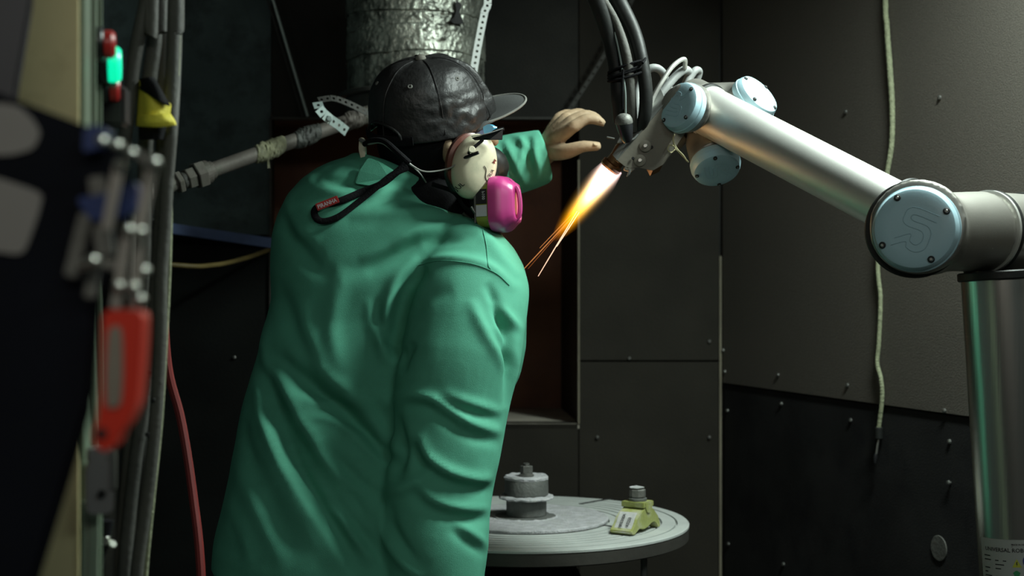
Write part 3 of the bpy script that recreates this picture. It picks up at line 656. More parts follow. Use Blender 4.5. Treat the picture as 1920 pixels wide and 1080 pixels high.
# core radius shrinks along the jet
nzt = n.new('ShaderNodeTexNoise'); nzt.inputs['Scale'].default_value = 90; nzt.inputs['Detail'].default_value = 3
mpp = n.new('ShaderNodeMapping'); mpp.inputs['Scale'].default_value = (1.4, 1.4, .25); nt.links.new(tc.outputs['Object'], mpp.inputs[0]); nt.links.new(mpp.outputs[0], nzt.inputs[0])
sig = mth('ADD', mth('MULTIPLY', h, -.003), .0115)
g = mth('POWER', 2.718, mth('MULTIPLY', mth('POWER', mth('DIVIDE', rad, sig), 2), -1))
axf = mth('POWER', mth('MAXIMUM', mth('SUBTRACT', 1.0, h), 0), 2.0)
dens = mth('MULTIPLY', mth('MULTIPLY', g, axf), mth('ADD', mth('MULTIPLY', nzt.outputs[0], 1.2), .4))
nt.links.new(mth('MULTIPLY', dens, 1050.0), em.inputs[1])
fo.data.materials.clear(); fo.data.materials.append(mt)
fo.matrix_world = Matrix.Translation(fl) @ R.to_4x4()
pl_ = bpy.data.lights.new('flame_light', 'POINT'); pl_.energy = .32; pl_.color = (1, .50, .18); pl_.shadow_soft_size = .05
po = bpy.data.objects.new('flame_light', pl_); COL.objects.link(po); po.location = fl+fx*.06
def glow(nm, c, s):
    m = bpy.data.materials.new(nm); m.use_nodes = True; b = m.node_tree.nodes['Principled BSDF']
    b.inputs['Base Color'].default_value = (0, 0, 0, 1); b.inputs['Emission Color'].default_value = (*c, 1); b.inputs['Emission Strength'].default_value = s; return m
gw, go, gr = glow('white_hot', (1, .62, .42), 1.6), glow('orange_hot', (1, .36, .10), .62), glow('red_hot', (1, .28, .06), .3)
SP = (((1082, 396), (1009, 518), .0009, gw, 'longest and brightest spark, below the flame tip'),
      ((1086, 398), (1044, 462), .0009, gw, 'short bright spark just right of the longest one'),
      ((1075, 405), (978, 509), .0009, go, 'orange spark reaching furthest left towards the jacket'),
      ((1070, 404), (1012, 465), .0007, go, 'shorter orange spark above the leftmost one'),
      ((1072, 410), (990, 504), .0006, gr, 'faint red spark between the leftmost and brightest sparks'))
for a, b, r, m_, lab in SP:
    tube('spark', [P(*a, 2.56), P(*b, 2.60)], [r*.5, r, r, r*.6], m_, None, dict(label=lab, cat='spark', group='sparks below the flame'), n=8, seg=8)

# ================================================================ turntable
td = 3.0; tc_ = P(985, 975, td)
tt = thing('turntable', (tc_.x, tc_.y, 0), 'round grey turntable with concentric grooves beside the green jacket', 'table')
TR = .352; zt = tc_.z
prof = [(.02, 0)]
for r in (.180, .205, .228, .250, .272, .292, .325):
    prof += [(r-.0022, 0), (r-.0019, -.0055), (r+.0019, -.0055), (r+.0022, 0)]
prof += [(TR-.002, 0), (TR, -.002)]
lathe('table_top', prof+[(TR, -.006), (.02, -.006)], (tc_.x, tc_.y, zt), (0, 0, 1), 'table', tt, seg=120)
lathe('table_rim', [(.02, -.034), (TR-.006, -.034), (TR-.001, -.031), (TR-.001, -.0065), (.02, -.0065)], (tc_.x, tc_.y, zt), (0, 0, 1), 'table_side', tt, seg=120)
def T(u, v):   # point on the table top seen at pixel
    d = (CH-zt)*F/(v-540); return P(u, v, d)
for (a, b, wd) in ((T(1088, 945), T(1146, 935), .010), (T(1112, 982), T(1152, 988), .007)):
    d_ = (b-a).normalized(); s_ = Vector((-d_.y, d_.x, 0))*wd/2
    plate('slot', [a-s_, b-s_, b+s_, a+s_], (0, 0, .0008), 'hole', tt)
lathe('center_plate', [(.05, 0), (.178, 0), (.1795, .002), (.1795, .006), (.177, .008), (.07, .008), (.068, .010), (.05, .010)], (tc_.x, tc_.y, zt), (0, 0, 1), 'sprayed', tt, seg=90, jit=.0008)
lathe('center_ring', [(.02, .0085), (.064, .0085), (.066, .010), (.02, .012)], (tc_.x, tc_.y-.0, zt), (0, 0, 1), 'coatgrey', tt, seg=60)
rk = T(1210, 1018)
kx = P(1210, 1018, 2.83)
tube('leveling_rod', [(kx.x, 2.86, zt-.035), (kx.x, 2.86, .05)], .0065, 'coatgrey', tt, n=60, seg=12, rings=2)
lathe('rod_nut', rodprof(.0155, .016, .002, -.016), (kx.x, 2.86, zt-.034), (0, 0, 1), 'coatgrey', tt, smooth=False, seg=6)
lathe('rod_foot', rodprof(.03, .05, .005), (kx.x, 2.86, 0), (0, 0, 1), 'coatgrey', tt, seg=24)
lathe('drive_base', [(.20, 0), (.20, .03), (.14, .05), (.12, zt-.20), (.125, zt-.13), (.105, zt-.09), (.095, zt-.08), (.095, zt-.036)], (tc_.x, tc_.y, 0), (0, 0, 1), 'case', tt, seg=48)
# bushing (the coated work piece) standing in the middle
wz = zt+.0105; bc = Vector((P(987, 960, td).x, tc_.y, wz))
wk = thing('work_piece', bc, 'grey coated flanged bushing bolted upright on the turntable centre', 'workpiece')
lathe('lower_bushing', [(.042, 0), (.0435, .002), (.0435, .040), (.040, .041)], bc, (0, 0, 1), 'coatgrey', wk, seg=56, jit=.0006)
lathe('flange_plate', [(.050, .036), (.0595, .0375), (.0605, .040), (.058, .043), (.045, .0445)], bc, (0, 0, 1), 'sprayed', wk, seg=64, jit=.0022)
lathe('upper_bushing', [(.045, .044), (.0472, .046), (.0472, .080), (.046, .082), (.040, .0835)], bc, (0, 0, 1), 'coatgrey', wk, seg=64, jit=.0010)
lathe('dust_crust', [(.0475, .0785), (.0480, .083), (.044, .087), (.028, .0845), (.020, .0845)], bc, (0, 0, 1), 'sprayed', wk, seg=80, jit=.0016)
bz = bc+Vector((0, 0, .084))
lathe('washer', [(.0165, 0), (.0168, .004), (.0135, .0045), (.0135, .008), (.012, .0085)], bz, (0, 0, 1), 'oldsteel', wk, seg=32)
lathe('nut', rodprof(.0135, .015, .0012, .008), bz, (0, 0, 1), 'oldsteel', wk, smooth=False, seg=6)
tube('bolt', [bz+Vector((0, 0, .01)), bz+Vector((0, 0, .0285))], .0062, 'oldsteel', wk, n=12, seg=16, rings=2)
# step clamp
CK0 = len(bpy.data.objects)
ck = thing('step_clamp', T(1195, 990), 'chartreuse painted arched clamp with a bolt near the turntable edge', 'clamp')
KS = 1.25
ux = (T(1245, 985)-T(1186, 1004)); ux.z = 0; ux = ux.normalized()      # long side, to the right and back
uy = Vector((-ux.y, ux.x, 0)); og = T(1188, 1005)                        # front lower corner; uy away and left
Lk = .083
side_p = [(0, .001), (-.006, .003), (-.008, .007), (0.004, .016), (.012, .026), (.020, .0335), (.035, .040), (.047, .0405), (.060, .034), (.072, .022), (.078, .010), (.079, .002), (.072, .001), (.066, .009), (.060, .0125), (.052, .0115), (.042, .0065), (.030, .005), (.018, .008), (.010, .003), (.006, .0005)]
plate('clamp_body', [og+ux*x+Vector((0, 0, z)) for x, z in [(x*1.22 if x > .015 else x, z) for x, z in side_p]], uy*.040, 'yellowgreen', ck, bevel=.0012)
tp = [(-.0065, .0045), (.004, .0165), (.012, .0265), (.020, .034)]
vsx = [];
for x, z in tp: vsx += [og+ux*(x-.0012)+uy*.003+Vector((0, 0, z+.0006)), og+ux*(x-.0012)+uy*.034+Vector((0, 0, z+.0006))]
mesh('dusty_face', vsx, [(2*i, 2*i+1, 2*i+3, 2*i+2) for i in range(3)], 'dusty', ck, smooth=False)
tz = Vector((.020, 0, .034))-Vector((-.0065, 0, .0045)); tdir = (ux*tz.x+Vector((0, 0, tz.z))).normalized()
o0 = og+ux*(-.0065)+Vector((0, 0, .0045))
fnn = onplane(o0+uy*.024, tdir, uy, .0012)
vs1, fs1 = text_geo('1005300A', .0085)
nrm_ = uy.cross(tdir);  nrm_ = nrm_ if nrm_.z > 0 else -nrm_
for s_, k_, x_ in (('1005300A', .021, .005), ('A5253', .009, .010)):
    v1, f1 = text_geo(s_, .0078)
    mesh('stamped_number', [o0+tdir*(x_+v.x*.9)+uy*(k_+v.y)+nrm_*.0032 for v in v1], f1, 'ink', ck, smooth=False)
zc = Vector((0, 0, 1)); cc = og+ux*.052+uy*.020
box('swivel_block', cc+zc*.0445, (.036, .042, .009), 'yellowgreen', ck, Matrix((ux, uy, zc)).transposed(), .001)
plate('swivel_ear', [og+ux*(.052+math.cos(a)*.013)+uy*(-.002)+zc*(.048+math.sin(a)*.018) for a in np.linspace(math.pi, 2*math.pi, 14)], uy*.006, 'yellowgreen', ck, bevel=.0006)
lathe('washer', rodprof(.0155, .005, .0008, .049), cc, zc, 'coatgrey', ck, seg=30)
lathe('bolt_head', rodprof(.0135, .015, .002, .054), cc, zc, 'oldsteel', ck, smooth=False, seg=8)
lathe('crumbs', [(.010, .069), (.0125, .071), (.006, .0725)], cc, zc, 'sprayed', ck, seg=16, jit=.002)

# the clamp is a big one: enlarge its parts about the front corner
for o in list(ck.children_recursive):
    if o.type == 'MESH': o.data.transform(Matrix.Translation(og) @ Matrix.Scale(KS, 4) @ Matrix.Translation(-og))
# ================================================================ the welder
foot_c = Vector((-.30, 2.52, 0))
pr = thing('person', foot_c, 'person in a green jacket and black cap, seen from behind, reaching towards the flame', 'person')
hf = Vector((.9, .36, .13)).normalized(); hu = Vector((.05, -.45, .89)); hu = (hu-hf*hu.dot(hf)).normalized(); hr = hf.cross(hu)
hc = P(822, 252, 2.55)
def H(x, y, z): return hc+hr*x+hf*y+hu*z        # head frame: x to the right ear, y to the face, z to the crown
# ---- head surface
hv, hf_ = [], []
NU, NV = 48, 32
for j in range(NV+1):
    th_ = math.pi*j/NV
    for i in range(NU):
        a = 2*math.pi*i/NU; x, y, z = math.sin(th_)*math.cos(a), math.sin(th_)*math.sin(a), math.cos(th_)
        X, Y, Z = x*.077, y*.097, z*.113
        if z < 0: X *= 1-.30*(-z)**1.5; Y = Y*(1-.12*(-z)) + .018*(-z)      # jaw comes forward and narrows
        if y > .75 and -.1 < z < .25: Y -= .006*math.exp(-((abs(x)-.38)/.16)**2)   # eye sockets
        hv.append(H(X, Y, Z))
for j in range(NV):
    for i in range(NU): hf_.append((j*NU+i, j*NU+(i+1) % NU, (j+1)*NU+(i+1) % NU, (j+1)*NU+i))
geos = [(hv, hf_)]
geos.append(tube_geo([H(0, .088, .020), H(0, .104, -.010), H(0, .110, -.024)], [.007, .010, .012], n=8, seg=12, cap='round'))
geos.append(tube_geo([H(-.022, .088, -.060), H(0, .096, -.058), H(.022, .088, -.060)], [.005, .0075, .005], n=8, seg=10, cap='round'))
geos.append(tube_geo([H(-.020, .086, -.071), H(0, .095, -.070), H(.020, .086, -.071)], [.005, .008, .005], n=8, seg=10, cap='round'))
for s in (-1, 1):
    geos.append(tube_geo([H(.074*s, -.004, .022), H(.086*s, -.014, .018), H(.088*s, -.016, -.008), H(.076*s, -.004, -.030)], [.007, .009, .009, .007], n=12, seg=10, cap='round'))
# ---- neck, trunk, arms, legs
geos.append(tube_geo([H(0, -.015, -.05), P(780, 335, 2.575), P(748, 400, 2.59)], [.060, .060, .066], n=10, seg=24, cap='round'))
geos.append(tube_geo([P(748, 400, 2.59), P(745, 520, 2.57), P(700, 700, 2.54), P(655, 880, 2.50), P(640, 1010, 2.48)], [.08, .12, .11, .11, .12], n=24, seg=24, cap='round'))
def arm(pts, r): geos.append(tube_geo(pts, r, n=24, seg=20, cap='round'))
arm([P(620, 420, 2.58), P(700, 395, 2.74), P(800, 385, 2.85), P(900, 340, 2.88), P(1000, 296, 2.88), P(1024, 284, 2.865)], [.055, .047, .042, .038, .029, .026])
arm([P(900, 520, 2.54), P(870, 620, 2.45), P(845, 760, 2.42), P(830, 900, 2.41), P(815, 1060, 2.41), P(812, 1180, 2.42)], [.058, .050, .044, .040, .032, .026])
for s, fx_, fy_ in ((-1, -.42, 2.47), (1, -.20, 2.57)):
    hipx = P(640, 1000, 2.48).x+s*.085
    geos.append(tube_geo([(hipx, 2.50, .86), ((hipx+fx_)/2, (2.50+fy_)/2+.01, .48), (fx_, fy_, .10)], [.085, .058, .042], n=20, seg=20, cap='round'))
def hand(w, ks, tips_, thumb, r0=.0112):
    """w wrist; ks four knuckles; tips_ two further joints for each finger; thumb four joints"""
    for i, k in enumerate(ks):
        geos.append(tube_geo([w, w.lerp(k, .55), k], [.019, .0165, .0125], n=8, seg=14, cap='round'))
        m1, m2, t_ = tips_[i]; r = r0*(1, 1.03, .98, .86)[i]
        geos.append(tube_geo([k, m1, m2, t_], [r*1.18, r*1.05, r*.98, r*.80], n=14, seg=14, cap='round'))
    for a, b in zip(ks, ks[1:]): geos.append(tube_geo([w.lerp(a, .75), w.lerp(b, .75)], .014, n=3, seg=12, cap='round'))
    geos.append(tube_geo(thumb, [.020, .0165, .0125, .0098], n=16, seg=14, cap='round'))
HW = P(1024, 272, 2.865)
hand(HW, [P(1075, 238, 2.80), P(1070, 228, 2.825), P(1060, 222, 2.85), P(1050, 219, 2.875)],
     [(P(1098, 224, 2.80), P(1116, 224, 2.80), P(1129, 230, 2.80)), (P(1094, 217, 2.83), P(1112, 219, 2.84), P(1124, 226, 2.845)),
      (P(1080, 213, 2.87), P(1096, 215, 2.885), P(1106, 222, 2.89)), (P(1064, 213, 2.90), P(1078, 216, 2.915), P(1086, 222, 2.92))],
     [P(1034, 284, 2.85), P(1062, 284, 2.81), P(1092, 275, 2.79), P(1121, 274, 2.785)])
W2 = P(812, 1190, 2.42)
hand(W2, [W2+Vector((x, y, -.085)) for x, y in ((.005, .035), (.010, .012), (.010, -.012), (.004, -.034))],
     [(W2+Vector((x-.004, y, -.120)), W2+Vector((x-.014, y, -.145)), W2+Vector((x-.028, y, -.160))) for x, y in ((.005, .037), (.010, .013), (.010, -.013), (.004, -.036))],
     [W2+Vector((0, .012, -.02)), W2+Vector((-.008, .040, -.05)), W2+Vector((-.018, .052, -.085)), W2+Vector((-.024, .048, -.110))])
body = remesh('body', geos, .0042, 'skin', pr, 4, .5)
for s in (-1, 1):
    e_ = lathe('eye', [(.001, -.012), (.009, -.008), (.012, 0), (.009, .008), (.001, .012)], H(.031*s, .078, .006), hf, 'white', pr, seg=20, lk=dict(label='eye'))
    lathe('iris', [(.0055, .0), (.005, .0012), (.001, .0014)], H(.031*s, .0895, .006), hf, 'ink', e_, seg=16)
# nails of the reaching hand
for a, d_ in ((P(1128, 226.5, 2.795), (.6, -.3, .75)), (P(1117, 270, 2.777), (.3, -.6, .6))):
    lathe('finger_nail', [(.0008, .0012), (.005, .0008), (.006, -.001)], a, d_, 'skin', pr, seg=14, ry=.8)
# ---- hair and lining under the cap
def shell(nm, m, z0, z1, off, cut=None, y_off=0, **k):
    vs, fs = [], []; nu, nv = 60, 14
    for j in range(nv+1):
        for i in range(nu+1):
            a = 2*math.pi*i/nu; z = z0+(z1-z0)*j/nv; q = math.sqrt(max(.02, 1-(z/.118)**2))
            X, Y = math.cos(a)*(.078*q+off), math.sin(a)*(.098*q+off)
            if z < 0: X *= 1-.20*(-z/.11)
            f_ = 1+.02*noise.noise(Vector((a*3, z*40, off*100)))
            vs.append(H(X*f_, Y*f_+y_off, z))
    for j in range(nv):
        for i in range(nu):
            if cut and not cut(2*math.pi*(i+.5)/nu, z0+(z1-z0)*(j+.5)/nv): continue
            fs.append((j*(nu+1)+i, j*(nu+1)+i+1, (j+1)*(nu+1)+i+1, (j+1)*(nu+1)+i))
    o = mesh(nm, vs, fs, m, pr, smooth='full', **k); o.modifiers.new('thickness', 'SOLIDIFY').thickness = .003; return o
back = lambda a: -math.sin(a)       # 1 at the nape, -1 at the face
shell('hair', 'hair', -.085, .06, .0045, lambda a, z: back(a) > -.25 or z > .045 and back(a) > -.8)
shell('head_cover', 'bandana', -.02, .08, .008, lambda a, z: back(a) > -.55, y_off=-.003)
shell('nape_flap', 'black', -.055, .03, .012, lambda a, z: back(a) > -.10+.35*max(0, -z/.05), y_off=-.005)
tube('neck_cloth', [P(788, 372, 2.53), P(840, 385, 2.55), P(885, 402, 2.55), P(915, 418, 2.56)], [.050, .046, .040, .028], 'black', pr, n=18, seg=20, cap='round', lk=dict(label='dark cloth at the throat'))
tube('mask_buckle', [P(868, 400, 2.475), P(884, 412, 2.478), P(898, 426, 2.48)], .008, 'oldsteel', pr, n=10, seg=10, flat=.4)
# ---- cap
cb = P(806, 226, 2.535)
cu = (hu+hr*(-.12)+hf*(-.10)).normalized(); cf = (hf-cu*hf.dot(cu)).normalized(); cr2 = cf.cross(cu)
def CP(x, y, z): return cb+cr2*x+cf*y+cu*z
cap_e = None
vs, fs = [], []; nu, nv = 96, 26
PH = math.radians(27)
def crown(a, h):     # h 0 rim .. 1 top
    q = math.cos(h*math.pi/2)**.62; z = .128*math.sin(h*math.pi/2)**1.05-.012
    ax_, ay_ = .100, .116
    x, y = math.cos(a)*ax_*q, math.sin(a)*ay_*q
    k = abs(((a-math.pi/2-PH)/(math.pi/3)+.5) % 1-.5)          # distance from a seam
    dent = -.0022*math.exp(-(k/.035)**2)*min(1, q*3)
    p = Vector((a*1.6, h*3.5, 2)); wr = .0055*noise.noise(p)*math.sin(min(1, h*2+.3)*math.pi*.6)
    side_ = max(0, math.cos(a-math.radians(18)))             # wrinkles above the right ear
    wr += side_**3*.0032*math.sin(h*44+5*noise.noise(Vector((a*5, h*6, 0))))*math.exp(-((h-.22)/.2)**2)
    # pinched fold running from the button to the front
    wr += -.017*math.exp(-((a-math.radians(54)-.15*math.sin(h*3))/.09)**2)*min(1, q*2)*h**.3*(1-h)**.2
    wr += .009*math.exp(-((a-math.radians(72))/.10)**2)*min(1, q*2)*(1-h)**.4
    f_ = 1+(dent+wr)/.11
    return CP(x*f_, y*f_-.004*h, z+wr*.5)
for j in range(nv+1):
    for i in range(nu): vs.append(crown(2*math.pi*i/nu, j/nv*.985))
for j in range(nv):
    for i in range(nu):
        a = 2*math.pi*(i+.5)/nu; h = (j+.5)/nv
        da = abs((a-1.5*math.pi-.34))
        if da < .46 and h < .15*math.sqrt(1-(da/.46)**2)+.03 and h > .07: continue
        fs.append((j*nu+i, j*nu+(i+1) % nu, (j+1)*nu+(i+1) % nu, (j+1)*nu+i))
fs.append(tuple(range(nv*nu, nv*nu+nu)))
cap_o = mesh('cap', vs, fs, 'cap', pr, smooth='full', label='black wrinkled cap crown'); cap_o.modifiers.new('thickness', 'SOLIDIFY').thickness = .0022
sb = cap_o.modifiers.new('soft', 'SUBSURF'); sb.levels = 1; sb.render_levels = 1
lathe('cap_button', [(.001, .0075), (.005, .007), (.0085, .004), (.0095, 0), (.008, -.003)], crown(0, .985)*.0+CP(0, -.004, .1185), cu, 'button', cap_o, seg=24, label=None) if False else lathe('cap_button', [(.008, -.003), (.0098, 0), (.0088, .004), (.0055, .007), (.001, .0078)], CP(0, -.004, .116), cu, 'button', cap_o, seg=24)
for k in range(6):
    a = math.pi/2+PH+math.pi/3*(k+.5); p = crown(a, .56); nn = (crown(a+.05, .56)-crown(a-.05, .56)).cross(crown(a, .60)-crown(a, .52)).normalized()
    if nn.dot(p-cb) < 0: nn = -nn
    lathe('eyelet', [(.0018, .0005), (.0020, .0016), (.0038, .0018), (.0044, .0)], p, nn, 'thread', cap_o, seg=20)
    lathe('eyelet_hole', [(.0019, .0), (.0019, .0008)], p, nn, 'hole', cap_o, seg=12)
# seam stitching ridges
for k in range(6):
    a = math.pi/2+PH+math.pi/3*k
    tube('seam', [crown(a, h)+(crown(a, h)-CP(0, 0, .02)).normalized()*.0012 for h in np.linspace(.06, .96, 12)], .0011, 'cap', cap_o, n=40, seg=6)
tube('rear_strap', [CP(math.cos(a)*.1015, math.sin(a)*.1175, -.006) for a in np.linspace(1.5*math.pi-.30, 1.5*math.pi+1.0, 9)], .0085, 'black', cap_o, n=30, seg=12, flat=.25, nrm=tuple(cf))
tube('arch_hem', [CP(0, 0, 0)+(crown(1.5*math.pi+.34+.48*math.cos(q), .045+.15*math.sin(q))-CP(0, 0, 0))*1.012 for q in np.linspace(0, math.pi, 12)], .0024, 'cap', cap_o, n=40, seg=8)
# brim
vs, fs = [], []; ns, nt_ = 40, 16
for i in range(ns+1):
    s_ = -1+2*i/ns
    for j in range(nt_+1):
        t_ = j/nt_; a = math.pi/2-s_*1.05
        x0, y0 = math.cos(a)*.099, math.sin(a)*.114
        lp = .064*(1-abs(s_)**3.2)**.5 if abs(s_) < 1 else 0
        x = x0*(1-.10*t_)+(.0)*t_; y = y0+lp*t_+t_*.010*(1-s_*s_)
        z = .004-.016*s_*s_-.008*t_*t_+.016*t_
        vs.append(CP(x, y, z))
for i in range(ns):
    for j in range(nt_): fs.append((i*(nt_+1)+j, i*(nt_+1)+j+1, (i+1)*(nt_+1)+j+1, (i+1)*(nt_+1)+j))
br = mesh('brim', vs, fs, 'brim', cap_o, smooth='full', label='dark grey curved brim'); br.modifiers.new('thickness', 'SOLIDIFY').thickness = .0035
tube('brim_edge', [vs[i*(nt_+1)+nt_] for i in range(0, ns+1, 2)], .0022, 'thread', cap_o, n=60, seg=8)
# ---- ear muffs
mn = Vector((.50, -.82, -.20)).normalized(); mc = P(894, 314, 2.425)
mu = P(902, 255, 2.44)-P(884, 373, 2.44); mu = (mu-mn*mu.dot(mn)).normalized()
def muff(c, n, u_, tag_):
    def L_(nm, prof, m, par, **k): return lathe(nm, prof, c, n, m, par, seg=56, up=tuple(u_), ry=1.40, **k)
    o = L_('ear_muff', [(.031, -.030), (.038, -.026), (.0415, -.014), (.0405, -.002), (.036, .007), (.026, .013), (.012, .0155), (.001, .016)], 'cream', pr, lk=dict(label=tag_))
    L_('ear_cushion', [(.028, -.052), (.036, -.050), (.040, -.044), (.039, -.034), (.033, -.029)], 'black_pl', o)
    return o
mf = muff(mc, mn, mu, 'cream ear muff cup with smudged marks')
mx_ = mu.cross(mn).normalized()
if mx_.x < 0: mx_ = -mx_
def MF(x, y, l): return mc+mx_*x+mu*y+mn*l
tube('cup_ridge', [MF(-.020, -.030, .007), MF(-.014, .0, .0125), MF(-.002, .030, .0085), MF(.006, .046, .001)], .0032, 'cream', mf, n=20, seg=8, flat=.5)
lathe('cup_backing', [(.030, -.034), (.040, -.032), (.041, -.022), (.036, -.018)], mc-mx_*.007+mu*.006, mn, 'redbrown', mf, seg=48, up=tuple(mu), ry=1.25)
pv = P(884, 281, 2.395)
tube('muff_arm', [P(840, 308, 2.44), P(866, 298, 2.405), P(897, 286, 2.392)], .0032, 'black_pl', mf, n=12, seg=8)
tube('muff_arm', [P(872, 300, 2.41), P(882, 283, 2.40), P(906, 262, 2.402)], .0030, 'black_pl', mf, n=12, seg=8)
lathe('muff_pivot', rodprof(.0062, .005, .001), pv, (.2, -1, .1), 'cream', mf, seg=24)
for nm_, s_, o_, sz_, m_ in (('scribble', 'JUL', (-.030, -.047), .011, 'ink'), ('scribble', 'R.A', (.022, -.012), .010, 'ink'), ('scribble', 'M', (.026, .012), .010, 'redhose')):
    text(nm_, s_, sz_, (lambda o_: lambda a, b: (lambda x, y: MF(x, y, .0170*max(0, 1-(x/.0435)**2-(y/.061)**2)**.55+.0006))(o_[0]+a*.45-b*.9, o_[1]+b*.45+a*.9))(o_), m_, mf)
tube('smudge_line', [MF(.004, .006, .0168), MF(.010, .0, .0164), MF(.012, -.012, .0158), MF(.018, -.020, .0135)], .0006, 'ink', mf, n=16, seg=6)
lc = H(-.100, -.01, -.02)
muff(lc, -hr, hu, 'cream ear muff cup on the far side')
plate('neckband_end', roundpoly([P(674, 258, 2.50), P(683, 258, 2.50), P(686, 280, 2.50), P(683, 304, 2.50), P(677, 300, 2.50), P(672, 280, 2.50)]), (0, .02, 0), 'cream', pr, bevel=.001, label='cream end of the neckband')
tube('neckband', [P(676, 262, 2.50), P(690, 268, 2.46), P(716, 266, 2.42), P(745, 288, 2.40), P(775, 312, 2.40), P(800, 322, 2.40), P(840, 316, 2.41), P(868, 300, 2.405)], [.0036, .0036, .0036, .003, .0018, .0014, .0014, .0014], 'wire', pr, n=60, seg=8)
tube('cord', [P(776, 314, 2.402), P(788, 326, 2.42), P(799, 342, 2.45)], .0013, 'wire', pr, n=10, seg=6)
tube('neckband_cover', [P(684, 270, 2.475), P(700, 263, 2.44), P(722, 266, 2.415), P(748, 288, 2.395), P(768, 306, 2.395)], .0052, 'black', pr, n=30, seg=10)
# ---- glasses
tube('glasses', [P(915, 262, 2.43), P(928, 247, 2.42), P(945, 242, 2.42)], .004, 'black_pl', pr, n=8, seg=8, lk=dict(label='black safety glasses frame'))
plate('temple_arm', [P(884, 258, 2.40), P(912, 252, 2.395), P(943, 242, 2.40), P(942, 262, 2.40), P(918, 262, 2.40), P(890, 263, 2.40)], (0, .004, 0), 'black_pl', pr, bevel=.0006)
tube('temple_highlight_edge', [P(884, 256, 2.398), P(912, 251, 2.393), P(943, 241, 2.398)], .0010, 'alu', pr, n=8, seg=6)
plate('lens', roundpoly([P(905, 238, 2.43), P(916, 232, 2.43), P(926, 238, 2.43), P(924, 250, 2.43), P(908, 252, 2.43)]), (.006, .004, 0), 'glass_blue', pr, label='blue tinted lens')
# ---- respirator
fc = P(926, 383, 2.45); fa2 = Vector((.93, -.32, .04)).normalized(); fu = Vector((.13, 0, 1)); fu = (fu-fa2*fu.dot(fa2)).normalized(); fw = fa2.cross(fu)
def filt(c, ax_, up_, lab):
    wv = ax_.cross(up_)
    def pr_(pts2, h): return [c+up_*y+wv*x+ax_*h for x, y in pts2]
    def outline(s, cut=0):
        pts2 = [(-.030, -.044), (.020, -.044), (.034, -.030), (.034, .028), (.022, .042), (-.024, .046), (-.034, .034), (-.034, -.034)]
        q = roundpoly([Vector((x*s, y*s, 0)) for x, y in pts2], .3, 4); return [(v.x, v.y) for v in q]
    def loft(nm, levels, m, par, **k):
        vs, fs = [], []; n = None
        for s, h in levels:
            o_ = outline(s); n = len(o_); vs += pr_(o_, h)
        for i in range(len(levels)-1):
            for k_ in range(n): fs.append((i*n+k_, i*n+(k_+1) % n, (i+1)*n+(k_+1) % n, (i+1)*n+k_))
        fs += [tuple(range(n)), tuple(range((len(levels)-1)*n, len(levels)*n))]
        return mesh(nm, vs, fs, m, par, **k)
    b_ = loft('filter_cartridge', [(1.0, .0), (1.12, .002), (1.12, .014), (1.08, .022), (1.0, .028), (.88, .034), (.76, .042), (.66, .044), (.60, .042), (.30, .041)], 'pink', pr, label=lab)
    loft('cartridge_base', [(.86, -.024), (.96, -.022), (.97, -.010), (.97, .001)], 'olive', b_)
    return b_, pr_
fb, prf = filt(fc, fa2, fu, 'magenta filter cartridge with printed band')
tube('cover_ridge', [fc+fu*.040+fa2*.030-fw*-.0, fc+fu*.020+fa2*.046, fc-fu*.018+fa2*.048, fc-fu*.034+fa2*.036], .0045, 'pink', fb, n=18, seg=8)
# printed band on the side that faces us
fsd = -fw if (-fw).y < 0 else fw
def band_patch(nm, h0, h1, y0, y1, m):
    vs = []
    for h_ in (h0, h1):
        for y_ in (y0, y1): vs.append(fc+fa2*h_+fu*y_+fsd*.0345)
    return mesh(nm, vs, [(0, 1, 3, 2)], m, fb, smooth=False)
band_patch('print_panel', -.021, -.001, -.002, .024, 'ink'); band_patch('print_panel', -.021, -.001, -.024, -.004, 'white'); band_patch('print_panel', -.0245, -.0212, -.035, .026, 'oldsteel')
text('print', 'P100', .0075, lambda a, b: fc+fa2*(-.004-b)+fu*(.020-a)+fsd*.0352, 'white', fb)
o2, _ = filt(H(-.075, .080, -.085), (-hr*.8+hf*.5).normalized(), hu, 'magenta filter cartridge on the far side')
remesh('respirator_mask', [tube_geo([H(0, .085, -.045), H(0, .108, -.075), H(0, .09, -.11)], [.022, .036, .028], n=10, seg=20, cap='round'),
                           tube_geo([H(0, .09, -.08), fc-fa2*.018], [.030, .026], n=8, seg=20, cap='round'), tube_geo([H(0, .09, -.08), H(-.065, .085, -.085)], [.030, .026], n=8, seg=20, cap='round')], .004, 'rubber', pr, 4)
tube('respirator_strap', [fc-fa2*.03-fu*.03, P(888, 400, 2.44), P(870, 388, 2.45), P(850, 360, 2.46), P(810, 345, 2.46)], .006, 'black', pr, n=24, seg=10, flat=.3)
tube('respirator_strap', [P(884, 388, 2.43), P(893, 402, 2.43), P(905, 418, 2.44)], .007, 'oldsteel', pr, n=12, seg=10, flat=.4)

